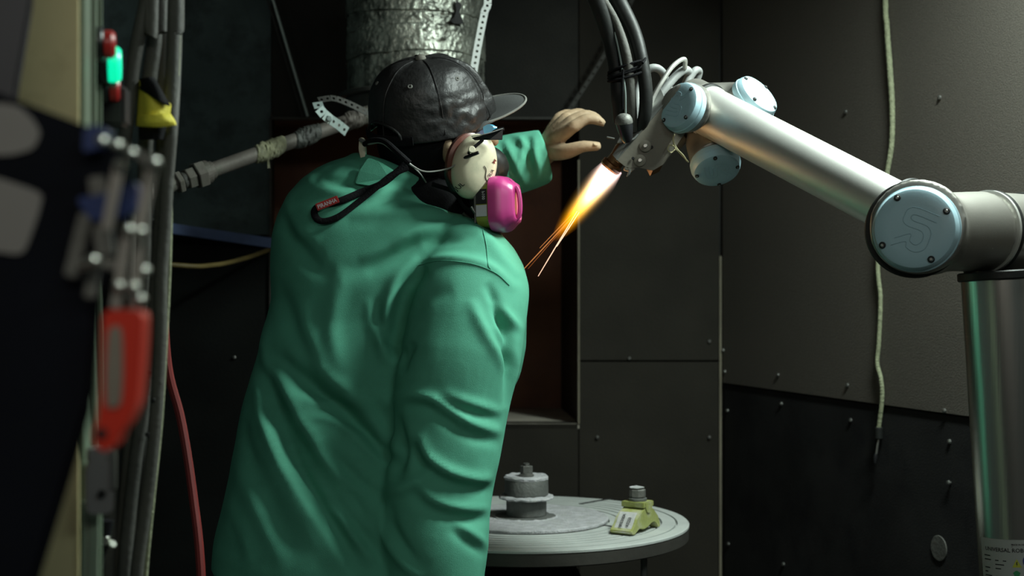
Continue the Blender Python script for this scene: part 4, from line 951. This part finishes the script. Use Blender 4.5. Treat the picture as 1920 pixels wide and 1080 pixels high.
# ---------------------------------------------------------------- jacket
RG = [(296, 655, 700, 2.560, .030), (305, 622, 745, 2.560, .065), (318, 590, 752, 2.56, .085), (335, 566, 764, 2.56, .100), (365, 540, 804, 2.56, .115), (400, 522, 848, 2.56, .128),
      (440, 511, 915, 2.56, .138), (480, 508, 955, 2.56, .143), (520, 508, 974, 2.56, .147), (560, 512, 986, 2.56, .150), (600, 502, 988, 2.56, .150),
      (650, 488, 986, 2.55, .150), (700, 474, 975, 2.54, .150), (735, 465, 962, 2.53, .150), (765, 457, 945, 2.53, .150), (790, 452, 905, 2.52, .148), (850, 440, 880, 2.51, .148), (940, 421, 875, 2.49, .150),
      (1020, 404, 880, 2.48, .155), (1045, 400, 890, 2.48, .157), (1058, 397, 895, 2.48, .157)]
vs, fs = [], []; K = 64
for gi, (v, uL, uR, Z, tk) in enumerate(RG):
    xl, xr = P(uL, v, Z).x, P(uR, v, Z).x; xc, ax_ = (xl+xr)/2, (xr-xl)/2; z = P(0, v, Z).z
    for k in range(K):
        a = 2*math.pi*k/K; c_, s_ = math.cos(a), math.sin(a)
        x = xc+ax_*math.copysign(abs(c_)**.85, c_); y = Z+tk*math.copysign(abs(s_)**.85, s_)
        zz = z
        if v > 1000: zz -= .075*(v-1000)/58*min(1, (x-xl)/.115)
        vs.append(Vector((x, y, zz)))
for i in range(len(RG)-1):
    for k in range(K): fs.append((i*K+k, i*K+(k+1) % K, (i+1)*K+(k+1) % K, (i+1)*K+k))
fs += [tuple(range(K)), tuple(range((len(RG)-1)*K, len(RG)*K))]
jg = [(vs, fs)]
def vt(pts, cap_='round', n=40):
    return tube_geo([P(u, v, d) for u, v, d, r in pts], [r for *_, r in pts], n=n, seg=36, cap=cap_)
jg.append(vt([(862, 478, 2.52, .080), (884, 530, 2.46, .100), (872, 600, 2.43, .106), (860, 680, 2.41, .108), (845, 760, 2.40, .100), (832, 840, 2.39, .098), (820, 930, 2.385, .094), (815, 1020, 2.38, .093), (812, 1110, 2.385, .086), (811, 1170, 2.40, .066)]))
jg.append(vt([(610, 420, 2.58, .085), (690, 392, 2.74, .080), (800, 360, 2.85, .068), (880, 328, 2.89, .062), (945, 313, 2.89, .064), (985, 302, 2.885, .062), (1016, 293, 2.88, .0585), (1024, 291, 2.88, .055)], 1))
# collar
cpts = []
for a in np.linspace(0, 2*math.pi, 24, endpoint=False):
    q = P(738, 358, 2.575)+Vector((math.cos(a)*.070, math.sin(a)*.080, .014-.032*math.cos(a)-.012*math.sin(a))); cpts.append(q)
jg.append(tube_geo(cpts+[cpts[0]], .020, n=70, seg=14))
jk = remesh('jacket', jg, .0052, 'jacket', pr, 7, .5, label='green cotton work jacket')
me = jk.data; N = len(me.vertices); co = np.empty(N*3); me.vertices.foreach_get('co', co); co = co.reshape(-1, 3)
no = np.empty(N*3); me.vertices.foreach_get('normal', no); no = no.reshape(-1, 3)
uu = 960+co[:, 0]/co[:, 1]*F; vv = 540-(co[:, 2]-CH)/co[:, 1]*F
vd = co-np.array([0, 0, CH]); vd /= np.linalg.norm(vd, axis=1)[:, None]
face = np.clip(-(no*vd).sum(1)*1.6+.15, 0, 1)*(co[:, 1] < 2.75)
dsp = np.zeros(N)
def fold(pts, wd, amp, side=0, vf=.7, taper=.35, mask=None):
    """a crease along a line of the cloth: amp mm ridge (+) or valley (-), side adds the matching trough on one side"""
    c = [(q.x, q.y) for q in crom([(x, y, 0) for x, y in pts], (len(pts)-1)*5)]; best = np.full(N, 1e9); sg_ = np.zeros(N); tt_ = np.zeros(N)
    tot = sum(math.dist(a, b) for a, b in zip(c, c[1:])); acc = 0
    for (x0, y0), (x1, y1) in zip(c, c[1:]):
        dx, dy = x1-x0, y1-y0; l2 = dx*dx+dy*dy+1e-9
        t = np.clip(((uu-x0)*dx+(vv-y0)*dy)/l2, 0, 1); ex = uu-x0-t*dx; ey = vv-y0-t*dy; d = np.hypot(ex, ey)
        m_ = d < best; best[m_] = d[m_]; sg_[m_] = np.sign(dx*ey-dy*ex)[m_]; tt_[m_] = (acc+t*math.sqrt(l2))[m_]/tot
        acc += math.sqrt(l2)
    s = best*sg_; tp_ = np.clip(np.minimum(tt_, 1-tt_)/taper, 0, 1)**.6
    g_ = np.exp(-(s/wd)**2)
    if side: g_ = g_-vf*np.exp(-((s-side*1.9*wd)/(wd*1.1))**2)
    q_ = g_*tp_*amp/1000
    if mask is not None: q_ = q_*mask
    dsp[:] += q_
exec_folds = [
 # shoulders and yoke
 ([(655, 404), (750, 397), (828, 400), (874, 416), (917, 451), (970, 520)], 9, 7, -1, .8),
 ([(675, 492), (700, 478), (735, 460), (781, 434), (840, 426), (905, 432)], 9, 9, 1, 1.0),
 ([(783, 494), (828, 484), (886, 490), (929, 507), (968, 545)], 7, 6, -1, .5),
 ([(640, 515), (690, 500), (735, 470), (790, 455)], 14, -7, 0, 0),
 # armhole
 ([(800, 500), (765, 535), (750, 576), (744, 611), (741, 642), (748, 680)], 9, -20, 1, .5),
 ([(775, 640), (757, 672), (752, 700)], 8, -11, 0, 0),
 ([(703, 600), (714, 635), (730, 660), (750, 672)], 6, 8, -1, 1.0),
 ([(690, 560), (700, 620), (722, 668), (750, 690)], 7, 6, -1, .9),
 ([(730, 560), (722, 600), (730, 640)], 7, 5, 1, .6),
 # left shoulder
 ([(528, 385), (536, 415), (545, 445), (575, 478), (605, 492)], 13, -10, 0, 0),
 ([(545, 350), (538, 390), (556, 430), (600, 455)], 10, 6, 0, 0),
 ([(583, 312), (610, 334), (640, 342), (672, 340)], 9, -8, 0, 0),
 ([(575, 335), (600, 352), (640, 360), (670, 355)], 9, 6, 0, 0),
 ([(560, 470), (590, 500), (625, 515)], 12, -6, 0, 0),
 ([(515, 520), (540, 585), (565, 650), (592, 710), (640, 760)], 15, -10, 0, 0),
 ([(560, 560), (580, 640), (610, 700)], 14, 6, 0, 0),
 ([(650, 500), (630, 560), (622, 630), (640, 700)], 13, 6, 0, 0),
 # waist and hip drapery
 ([(500, 600), (492, 645), (500, 690), (520, 720)], 8, 6, 1, 1.0),
 ([(478, 690), (482, 740), (497, 796), (528, 862), (567, 932), (600, 985), (640, 1050), (665, 1090)], 9, 9, -1, 1.1),
 ([(492, 650), (510, 735), (545, 804), (582, 862), (621, 918), (655, 965)], 11, -10, 0, 0),
 ([(515, 690), (545, 760), (590, 830), (640, 895), (680, 930)], 12, 7, 0, 0),
 ([(512, 660), (574, 716), (644, 768), (687, 806), (718, 850), (740, 892)], 10, -15, 0, 0),
 ([(540, 650), (600, 700), (660, 740), (700, 765)], 12, 7, 0, 0),
 ([(574, 782), (621, 786), (655, 806), (693, 845), (735, 890)], 7, 8, -1, .9),
 ([(600, 830), (650, 880), (690, 915), (720, 935)], 9, -8, 0, 0),
 ([(608, 945), (640, 975), (665, 1010), (705, 1060)], 7, 8, -1, .9),
 ([(640, 900), (670, 945), (690, 985)], 9, -7, 0, 0),
 ([(440, 870), (470, 930), (500, 1000), (540, 1070)], 12, 5, -1, .8),
 ([(455, 780), (462, 830), (480, 880)], 9, -5, 0, 0),
 ([(430, 940), (455, 1000), (470, 1060)], 9, 4, 0, 0),
 ([(700, 740), (720, 790), (738, 840)], 9, -9, 0, 0),
 # sleeve
 ([(735, 752), (769, 742), (808, 747), (847, 771), (885, 795), (945, 812)], 8, 11, 1, .9),
 ([(734, 760), (742, 800), (752, 850), (742, 905)], 10, -14, 0, 0),
 ([(786, 812), (800, 852), (839, 883), (885, 897), (930, 898)], 8, 12, 1, .8),
 ([(770, 830), (785, 870), (800, 895)], 10, -9, 0, 0),
 ([(784, 907), (815, 938), (866, 953), (922, 953)], 8, 10, 1, .8),
 ([(716, 928), (753, 917), (792, 895), (800, 870)], 9, 9, 0, 0),
 ([(714, 945), (714, 985), (730, 1020), (760, 1060), (790, 1085)], 8, 8, -1, 1.1),
 ([(850, 975), (884, 1000), (925, 1030)], 7, 6, 1, .8),
 ([(827, 732), (866, 751), (945, 774)], 7, 7, 1, .8),
 ([(880, 560), (905, 615), (935, 668), (950, 700)], 8, 7, -1, .7),
 ([(925, 560), (955, 595), (983, 622)], 6, 6, 1, .7),
 ([(930, 610), (958, 650), (975, 690)], 6, 6, 1, .7),
 ([(912, 530), (935, 580), (955, 640), (958, 700), (952, 765)], 7, -16, 0, 0),
 ([(500, 640), (540, 690), (600, 740), (660, 790), (700, 850), (725, 900)], 16, -10, 0, 0),
 ([(470, 750), (500, 840), (545, 930), (600, 1020), (640, 1080)], 15, 8, -1, .9),
 ([(760, 600), (800, 560), (850, 545)], 12, -4, 0, 0),
]
for pts, wd, amp, sd_, vf in exec_folds: fold(pts, wd*1.3, amp*(1.05 if amp < 0 else 1.0)*(1.0 if pts[0][0] < 700 or amp < -12 else .9), sd_, vf)
fc_m = (co[:, 1] > 2.75)*1.0; 
keep = dsp*face; dsp = np.zeros(N); face2 = np.clip(-(no*vd).sum(1)*1.6+.15, 0, 1)*(co[:, 1] >= 2.75)
for pts, wd, amp, sd_ in (([(945, 262), (962, 300), (985, 350)], 6, 8, 1), ([(975, 250), (980, 290), (960, 340)], 6, 7, -1), ([(1000, 252), (1006, 300), (1012, 345)], 6, 6, 1), ([(940, 300), (952, 330), (962, 356)], 6, 7, 1),
                        ([(958, 250), (990, 275), (1015, 320)], 6, 5, 1)): fold(pts, wd, amp, sd_, .8)
tot_ = keep+dsp*face2
rnd = np.array([noise.noise(Vector(c)*9)*.004+noise.noise(Vector(c)*24+Vector((3, 0, 0)))*.0012 for c in co])
co = co+no*(tot_+rnd)[:, None]
me.vertices.foreach_set('co', co.ravel()); me.update()
sm = jk.modifiers.new('soften', 'SMOOTH'); sm.iterations = 2; sm.factor = .4
# raised seams on the cloth, laid on the surface by ray casting
bpy.context.view_layer.update()
from mathutils.bvhtree import BVHTree
bvh = BVHTree.FromObject(jk, bpy.context.evaluated_depsgraph_get())
def on_cloth(u, v, lift=.001):
    d = (P(u, v, 1)-Vector((0, 0, CH))).normalized(); h_ = bvh.ray_cast(Vector((0, 0, CH)), d)
    return h_[0]+h_[1]*lift if h_[0] else P(u, v, 2.45)
for L_ in ([(785, 497), (828, 489), (886, 495), (929, 512), (955, 535)], [(905, 430), (912, 460), (915, 495), (920, 505)]):
    tube('seam', [on_cloth(u, v, .0005) for u, v in [((q.x), (q.y)) for q in crom([(a, b, 0) for a, b in L_], 16)]], .0009, 'jacket', jk, n=40, seg=6)
cf_l = [(670, 345), (680, 322), (694, 298), (715, 305), (738, 330), (718, 345), (690, 352)]
plate('collar_flap', roundpoly([P(664, 345, 2.450), P(674, 318, 2.452), P(690, 295, 2.455), P(712, 303, 2.450), P(740, 320, 2.445), P(730, 336, 2.440), P(704, 350, 2.437)], .2, 3), (0, .006, 0), 'jacket', jk, bevel=.0012)
# hanging strap loop with the red tag
lp = [(760, 308), (745, 322), (715, 345), (680, 362), (640, 378), (612, 386), (596, 392), (592, 402), (600, 414), (616, 415), (640, 405), (672, 382), (705, 352), (735, 328), (765, 314)]
pts = [on_cloth(u, v, .006) if u < 700 else P(u, v, 2.435) for u, v in lp]
ls = tube('glasses_strap', pts, .0062, 'black', pr, n=110, seg=10, flat=.38, nrm=(0, -1, 0), lk=dict(label='black cord strap looped down the back'))
a_, b_ = on_cloth(595, 391, .0115), on_cloth(632, 374, .0115)
a_ = P(593, 389, min(a_.y, b_.y)-.001); b_ = P(634, 373, min(a_.y, b_.y)-.001)
dx = (b_-a_).normalized(); dz = Vector((-dx.z, 0, dx.x))
tg = plate('woven_tag', [a_-dz*.0065, b_-dz*.0065, b_+dz*.0065, a_+dz*.0065], (0, .004, 0), 'redtag', ls, bevel=.0008)
text('tag_lettering', 'PIRANHA', .0098, lambda x, y: a_+dx*(.0025+x*.86)+dz*(-.0035+y)-Vector((0, .0005, 0)), 'white', ls)
# ---------------------------------------------------------------- trousers and boots
hip = P(640, 1000, 2.48)
tg_ = [tube_geo([(hip.x, 2.49, .93), (hip.x, 2.50, .82)], [.13, .14], n=6, seg=32, cap='round')]
for s, fx_, fy_ in ((-1, -.42, 2.47), (1, -.20, 2.57)):
    hx_ = hip.x+s*.085
    tg_.append(tube_geo([(hx_, 2.50, .88), ((hx_+fx_)/2, (2.50+fy_)/2, .48), (fx_, fy_, .07)], [.108, .088, .082], n=30, seg=28, wob=.25))
remesh('trousers', tg_, .009, 'trousers', pr, 4)
for s, fx_, fy_ in ((-1, -.42, 2.47), (1, -.20, 2.57)):
    bo = remesh('boot', [tube_geo([(fx_, fy_, .045), (fx_, fy_, .14)], [.050, .048], n=6, seg=24), tube_geo([(fx_-.01, fy_-.05, .048), (fx_+.05, fy_+.08, .045), (fx_+.10, fy_+.18, .040)], [.045, .048, .038], n=12, seg=24, cap='round')], .007, 'boot', pr, 4)
    d_ = Vector((.11, .23, 0)).normalized(); s2 = Vector((-d_.y, d_.x, 0))
    o_ = Vector((fx_-.01, fy_-.05, .0))
    plate('sole', roundpoly([o_-d_*.05-s2*.042, o_+d_*.10-s2*.05, o_+d_*.25-s2*.045, o_+d_*.30, o_+d_*.25+s2*.045, o_+d_*.10+s2*.05, o_-d_*.05+s2*.042]), (0, 0, .022), 'rubber', bo, bevel=.003)
# ================================================================ hose bundle on the left
hz = 1.62
def hb(pts, r, m, label, name='cable_hose', cat='hose', d=hz, **kw):
    q = [P(u, v, d+dd) for u, v, dd in pts]
    q = [Vector((q[0].x, q[0].y, 2.79))]+q+[Vector((q[-1].x, q[-1].y, .02))]
    return hose(name, q, r, m, label, cat=cat, n=kw.pop('n', 120), **kw)
hb([(285, -80, 0), (274, 0, 0), (252, 111, 0), (237, 237, .0), (226, 340, .02), (222, 450, .02), (222, 600, .02), (214, 800, .02), (205, 1000, .02), (200, 1250, .02)], .0082, 'hose', 'leftmost ribbed grey hose of the hanging bundle', wob=.05)
hb([(300, -80, .03), (294, 0, .03), (289, 80, .03), (281, 145, .03), (276, 220, .03), (272, 330, .03), (268, 500, .03), (258, 700, .03), (240, 900, .03), (222, 1100, .03), (218, 1250, .03)], .0094, 'hose', 'thick grey hose entering the yellow cloth wrap from above')
hb([(313, -80, .045), (308, 0, .045), (302, 150, .045), (295, 330, .045), (292, 480, .045), (286, 640, .045), (270, 850, .045), (252, 1100, .045), (246, 1250, .045)], .0030, 'hose_d', 'thin dark cable in the middle of the hanging bundle', 'cable', 'cable')
hb([(330, -80, .02), (327, 0, .02), (325, 80, .02), (321, 165, .02), (314, 240, .02), (306, 340, .02), (296, 480, .02), (287, 600, .02), (272, 740, .02), (252, 880, .02), (232, 1080, .02), (225, 1250, .02)], .0080, 'hose_d', 'stained dark hose running from the upper right of the bundle down to its lower left')
hb([(334, -80, .04), (333, 0, .04), (334, 60, .04), (331, 160, .04), (322, 240, .04), (317, 330, .04), (319, 400, .04), (316, 520, .04), (310, 640, .04), (301, 790, .04), (287, 930, .04), (273, 1080, .04), (266, 1250, .04)], .0030, 'cord', 'thin pale cable down the right edge of the bundle', 'cable', 'cable')
hb([(334, -80, .06), (331, 0, .055), (328, 120, .05), (322, 230, .01), (314, 330, .01), (309, 420, .01), (302, 520, .01), (300, 640, .01), (292, 780, .01), (276, 930, .01), (256, 1080, .01), (250, 1250, .01)], .0078, 'hose', 'grey hose with dark spots in the lower right of the bundle')
hb([(305, 300, .04), (297, 420, .05), (283, 520, .05), (275, 650, .05), (262, 800, .05), (240, 960, .05), (228, 1120, .05), (222, 1250, .05)], .0085, 'hose', 'grey hose behind the others in the lower bundle')
SPOT_PARENT = bpy.data.objects.get('cable_hose.005')
for u, v in ((279, 698), (285, 750), (274, 815)):
    lathe('tar_spot', [(.0028, 0), (.0024, .0006), (.0005, .0008)], P(u+2, v, hz-.0005), (0, -1, 0), 'hole', bpy.data.objects['cable_hose.003'] if 'cable_hose.003' in bpy.data.objects else None, seg=10) if 'cable_hose.003' in bpy.data.objects else None
# yellow and black cloth wrapped round the bundle
t = thing('cloth_wrap', P(292, 195, hz-.02), 'yellow and black cloth wrapped round the hanging hose bundle', 'cloth')
def sheet(nm, rows, m, th=.0016):
    """rows of (u, v, depth offset) making a soft sheet"""
    vs, fs = [], []; n = 16
    rows = [crom([P(u, v, hz-.016+dd) for u, v, dd in r], n) for r in rows]; k = 12; full = []
    cols = [crom([r[i] for r in rows], k) for i in range(n+1)]
    for i in range(n+1):
        for j in range(k+1): vs.append(cols[i][j]+Vector((0, -.002*noise.noise(cols[i][j]*60), 0)))
    for i in range(n):
        for j in range(k): fs.append((i*(k+1)+j, i*(k+1)+j+1, (i+1)*(k+1)+j+1, (i+1)*(k+1)+j))
    o = mesh(nm, vs, fs, m, t, smooth='full'); o.modifiers.new('thickness', 'SOLIDIFY').thickness = th; return o
sheet('yellow_cloth', [[(262, 150, .02), (280, 160, 0), (300, 178, 0), (319, 196, .012)], [(259, 190, .02), (280, 192, -.004), (300, 200, -.002), (318, 206, .012)], [(257, 221, .02), (280, 222, -.002), (300, 220, -.002), (316, 217, .012)]], 'yellow')
sheet('lower_fold', [[(257, 217, .02), (280, 216, -.006), (302, 215, -.008), (318, 214, .0)], [(256, 228, .02), (280, 228, -.010), (304, 226, -.012), (327, 227, -.002)], [(256, 237, .02), (282, 237, -.006), (306, 237, -.008), (330, 234, .0)]], 'yellow')
sheet('black_cloth', [[(264, 147, .012), (274, 146, -.006), (284, 146, -.004), (289, 148, .006)], [(266, 160, .012), (280, 158, -.010), (294, 162, -.008), (300, 168, .004)], [(262, 166, .012), (285, 180, -.008), (303, 194, -.008), (318, 199, .004)]], 'black')
sheet('black_cloth', [[(262, 238, .02), (285, 238, .004), (300, 238, .004), (310, 238, .014)], [(264, 262, .02), (285, 262, .006), (298, 262, .006), (306, 262, .016)]], 'black')

# ================================================================ beige control cabinet
d0, d1 = 1.18, 1.42
cbn = thing('control_cabinet', (P(120, 0, 1.25).x, 1.3, 0), 'beige control cabinet at the left edge with red and green buttons', 'cabinet')
fz0, fz1 = -.0, 2.2
fl_, fr_ = P(-150, 0, d0), P(157, 0, d0); br_ = P(192, 0, d1)
pts = [Vector((fl_.x, d0+.02, 0)), Vector((fr_.x, d0, 0)), Vector((br_.x, d1, 0)), Vector((fl_.x, d1+.02, 0))]
plate('cabinet_body', pts, (0, 0, 2.15), 'sage', cbn, bevel=.004)
plate('front_panel', [Vector((fl_.x, d0+.019, .02)), Vector((fr_.x-.003, d0-.001, .02)), Vector((fr_.x-.003, d0-.001, 2.13)), Vector((fl_.x, d0+.019, 2.13))], (0, -.004, 0), 'beige', cbn, bevel=.001)
sdv = (Vector((br_.x, d1, 0))-Vector((fr_.x, d0, 0))); sn = Vector((sdv.y, -sdv.x, 0)).normalized(); sl = sdv.normalized()
def CS(t, v):   # point on the cabinet's right side, t 0 front..1 back
    b = Vector((fr_.x, d0, 0)).lerp(Vector((br_.x, d1, 0)), t); return Vector((b.x, b.y, CH-(v-540)/F*b.y))
for a in (.35, .7): plate('side_rib', [CS(a, 215)+Vector((0, 0, .6)), CS(a+.05, 215)+Vector((0, 0, .6)), CS(a+.05, 1500), CS(a, 1500)], sn*.004, 'sage', cbn, bevel=.001)
for t_, v_, m_, r_, hh, lab in ((.45, 82, 'redlens', .013, .012, 'red push button'), (.72, 120, 'greenlens', .0175, .014, 'glowing green push button'), (.80, 166, 'redlens', .013, .012, 'dark red push button')):
    p_ = CS(t_, v_)
    b0 = lathe('button_ring', rodprof(r_+.003, .010, .002, .0), p_, sn, 'black_pl', cbn, seg=28)
    lathe('button_cap', rodprof(r_, hh, .003, .008), p_, sn, m_, b0, seg=28, lk=dict(label=lab))
p_ = CS(.86, 200)
box('button_box', p_+sn*.012, (.03, .026, .04), 'black_pl', cbn, None, .003)
# dark grey case in the upper left corner
plate('machine_hood', [P(-220, -900, 1.0), P(78, -900, 1.0), P(64, 0, 1.0), P(35, 168, 1.0), P(30, 260, 1.0), P(30, 3900, 1.0), P(-220, 3900, 1.0)], (-.03, .08, 0), 'greycase', None, bevel=.004, label='dark grey machine hood in the top left corner', cat='hood')
# steel outlet box and plug
t = thing('outlet_box', P(188, 905, 1.16), 'round cornered silver box below the red clamp handle', 'box')
vs = roundpoly([P(160, 868, 1.15), P(213, 866, 1.15), P(213, 958, 1.15), P(195, 966, 1.15), P(162, 964, 1.15)], .25, 4)
plate('box_body', vs, (-.006, .014, 0), 'boxgrey', t, bevel=.002)
lathe('knockout_hole', rodprof(.0035, .002, .0005), P(191, 926, 1.1485), (0, -1, 0), 'hole', t, seg=16)
plate('box_lid', roundpoly([P(167, 842, 1.152), P(212, 839, 1.152), P(213, 866, 1.152), P(166, 869, 1.152)], .15, 3), (-.006, .012, 0), 'boxgrey', t, bevel=.002)
tube('box_edge', [P(213, 845, 1.148), P(214, 868, 1.148), P(214, 915, 1.148)], .0022, 'chrome', t, n=10, seg=8)
t = thing('cable_plug', P(194, 1000, 1.5), 'black plug with a metal ring below the silver box', 'plug')
tube('plug_body', [P(196, 975, 1.5), P(193, 1003, 1.5)], [.010, .0085], 'black_pl', t, n=6, seg=16)
lathe('metal_ring', rodprof(.0085, .010, .001), P(191, 1020, 1.5), (.1, 0, 1), 'chrome', t, seg=20)
tube('cable', [P(191, 1018, 1.5), P(184, 1060, 1.5), P(178, 1110, 1.5), P(180, 1300, 1.5)], [.008, .006, .005, .005], 'rubber', t, n=24, seg=10)
lathe('ring_nut', rodprof(.005, .004, .001), P(209, 1022, 1.5), (.6, -.6, .5), 'chrome', t, seg=12)
for i, (u, r, m_) in enumerate(((160, .0030, 'wiregreen'), (166, .0020, 'redhose'), (171, .0030, 'wiregreen'), (180, .0030, 'wiregreen'))):
    tube('cabinet_wire', [P(u, 940, 1.17), P(u+1, 1000, 1.17), P(u-1, 1100, 1.17), P(u-1, 1400, 1.17)], r, m_, None, dict(label=('pale green wire beside the cabinet edge', 'thin dull red wire under the silver box', 'middle pale green wire under the silver box', 'rightmost pale green wire under the silver box')[i], cat='wire'), n=20, seg=10)

# ================================================================ blurred black case with the toggle clamp in front
dz = .80
tcz = thing('tool_case', P(60, 600, dz), 'out of focus black case with two grey stickers at the left edge', 'case')
pol = [P(-260, 60, dz), P(0, 168, dz), P(150, 224, dz), P(205, 246, dz), P(250, 300, dz), P(240, 420, dz), P(196, 520, dz), P(188, 640, dz), P(180, 750, dz), P(146, 868, dz), P(80, 1080, dz), P(28, 1250, dz), P(28, 4860, dz), P(-260, 4860, dz)]
plate('case_shell', pol, (-.055, .10, -.02), 'case', tcz, bevel=.006)
for pts_ in ([(-60, 190), (30, 196), (62, 222), (78, 250), (64, 280), (20, 292), (-60, 290)], [(-60, 322), (0, 334), (82, 362), (74, 400), (48, 472), (30, 478), (-60, 462)]):
    plate('sticker', roundpoly([P(u, v, dz-.0005) for u, v in pts_], .3, 4), (0, -.0012, 0), 'sticker', tcz)
plate('corner_guard', roundpoly([P(168, 246, dz), P(190, 236, dz), P(214, 250, dz), P(196, 284, dz), P(166, 290, dz)]), (0, -.012, 0), 'navy', tcz, bevel=.002)
plate('hinge_bracket', roundpoly([P(150, 372, dz), P(205, 366, dz), P(268, 340, dz), P(262, 404, dz), P(180, 420, dz)]), (0, -.010, 0), 'navy', tcz, bevel=.002)
t = thing('toggle_clamp', P(220, 500, dz-.02), 'blurred steel toggle clamp with a red handle in the left foreground', 'clamp')
q = dz-.024
def bar(a, b, wd, m='linkmetal', nm='link_bar', th=.004, dd=0):
    A, B = P(*a, q+dd), P(*b, q+dd); d_ = (B-A).normalized(); s_ = d_.cross(Vector((0, -1, 0))).normalized()*(wd/2/F*q)
    return plate(nm, [A-s_, B-s_, B+s_, A+s_], (0, th, 0), m, t, bevel=.001)
bar((222, 306), (198, 432), 20); bar((286, 300), (258, 440), 20, dd=.01); bar((245, 286), (300, 312), 20, 'oldsteel', dd=.006)
bar((238, 428), (214, 580), 17); bar((264, 440), (246, 590), 15, dd=.008); bar((160, 400), (130, 520), 26, 'oldsteel', 'base_plate', dd=.014)
bar((176, 480), (166, 560), 22, 'oldsteel', 'base_plate', dd=.01); bar((170, 492), (240, 500), 20, 'oldsteel', 'pivot_arm', dd=.006)
bar((222, 530), (262, 560), 26, 'oldsteel', 'pivot_arm', dd=.0)
bar((180, 330), (196, 480), 34, 'oldsteel', 'base_plate', dd=.018)
for u, v, r in ((190, 264, 10), (218, 272, 10), (246, 286, 9), (288, 304, 11), (224, 308, 10), (240, 430, 9), (262, 433, 9), (173, 488, 10), (154, 497, 9), (271, 506, 8), (222, 536, 9), (250, 536, 8), (262, 560, 8)):
    rr_ = r/F*q; lathe('rivet', [(rr_, -.004), (rr_, .002), (rr_*.75, .0045), (rr_*.25, .006)], P(u, v, q-.001), (0, -1, .0), 'chrome', t, smooth=True, seg=14)
hp = [P(192, 580, q), P(268, 582, q), P(266, 640, q), P(262, 700, q), P(256, 760, q), P(240, 795, q), P(224, 815, q), P(214, 838, q), P(196, 848, q), P(178, 838, q), P(172, 815, q), P(182, 790, q), P(188, 740, q), P(190, 660, q)]
hd = plate('handle_grip', roundpoly(hp, .25, 3), (0, .016, 0), 'redgrip', t, bevel=.0035, label='red dipped handle')
plate('grip_inset', roundpoly([P(204, 612, q), P(230, 610, q), P(232, 700, q), P(228, 762, q), P(200, 766, q), P(198, 700, q)], .35, 4), (0, -.0015, 0), 'gripgrey', hd)
lathe('grip_hole', rodprof(.0032, .002, .0005), P(191, 812, q), (0, -1, 0), 'hole', hd, seg=16)
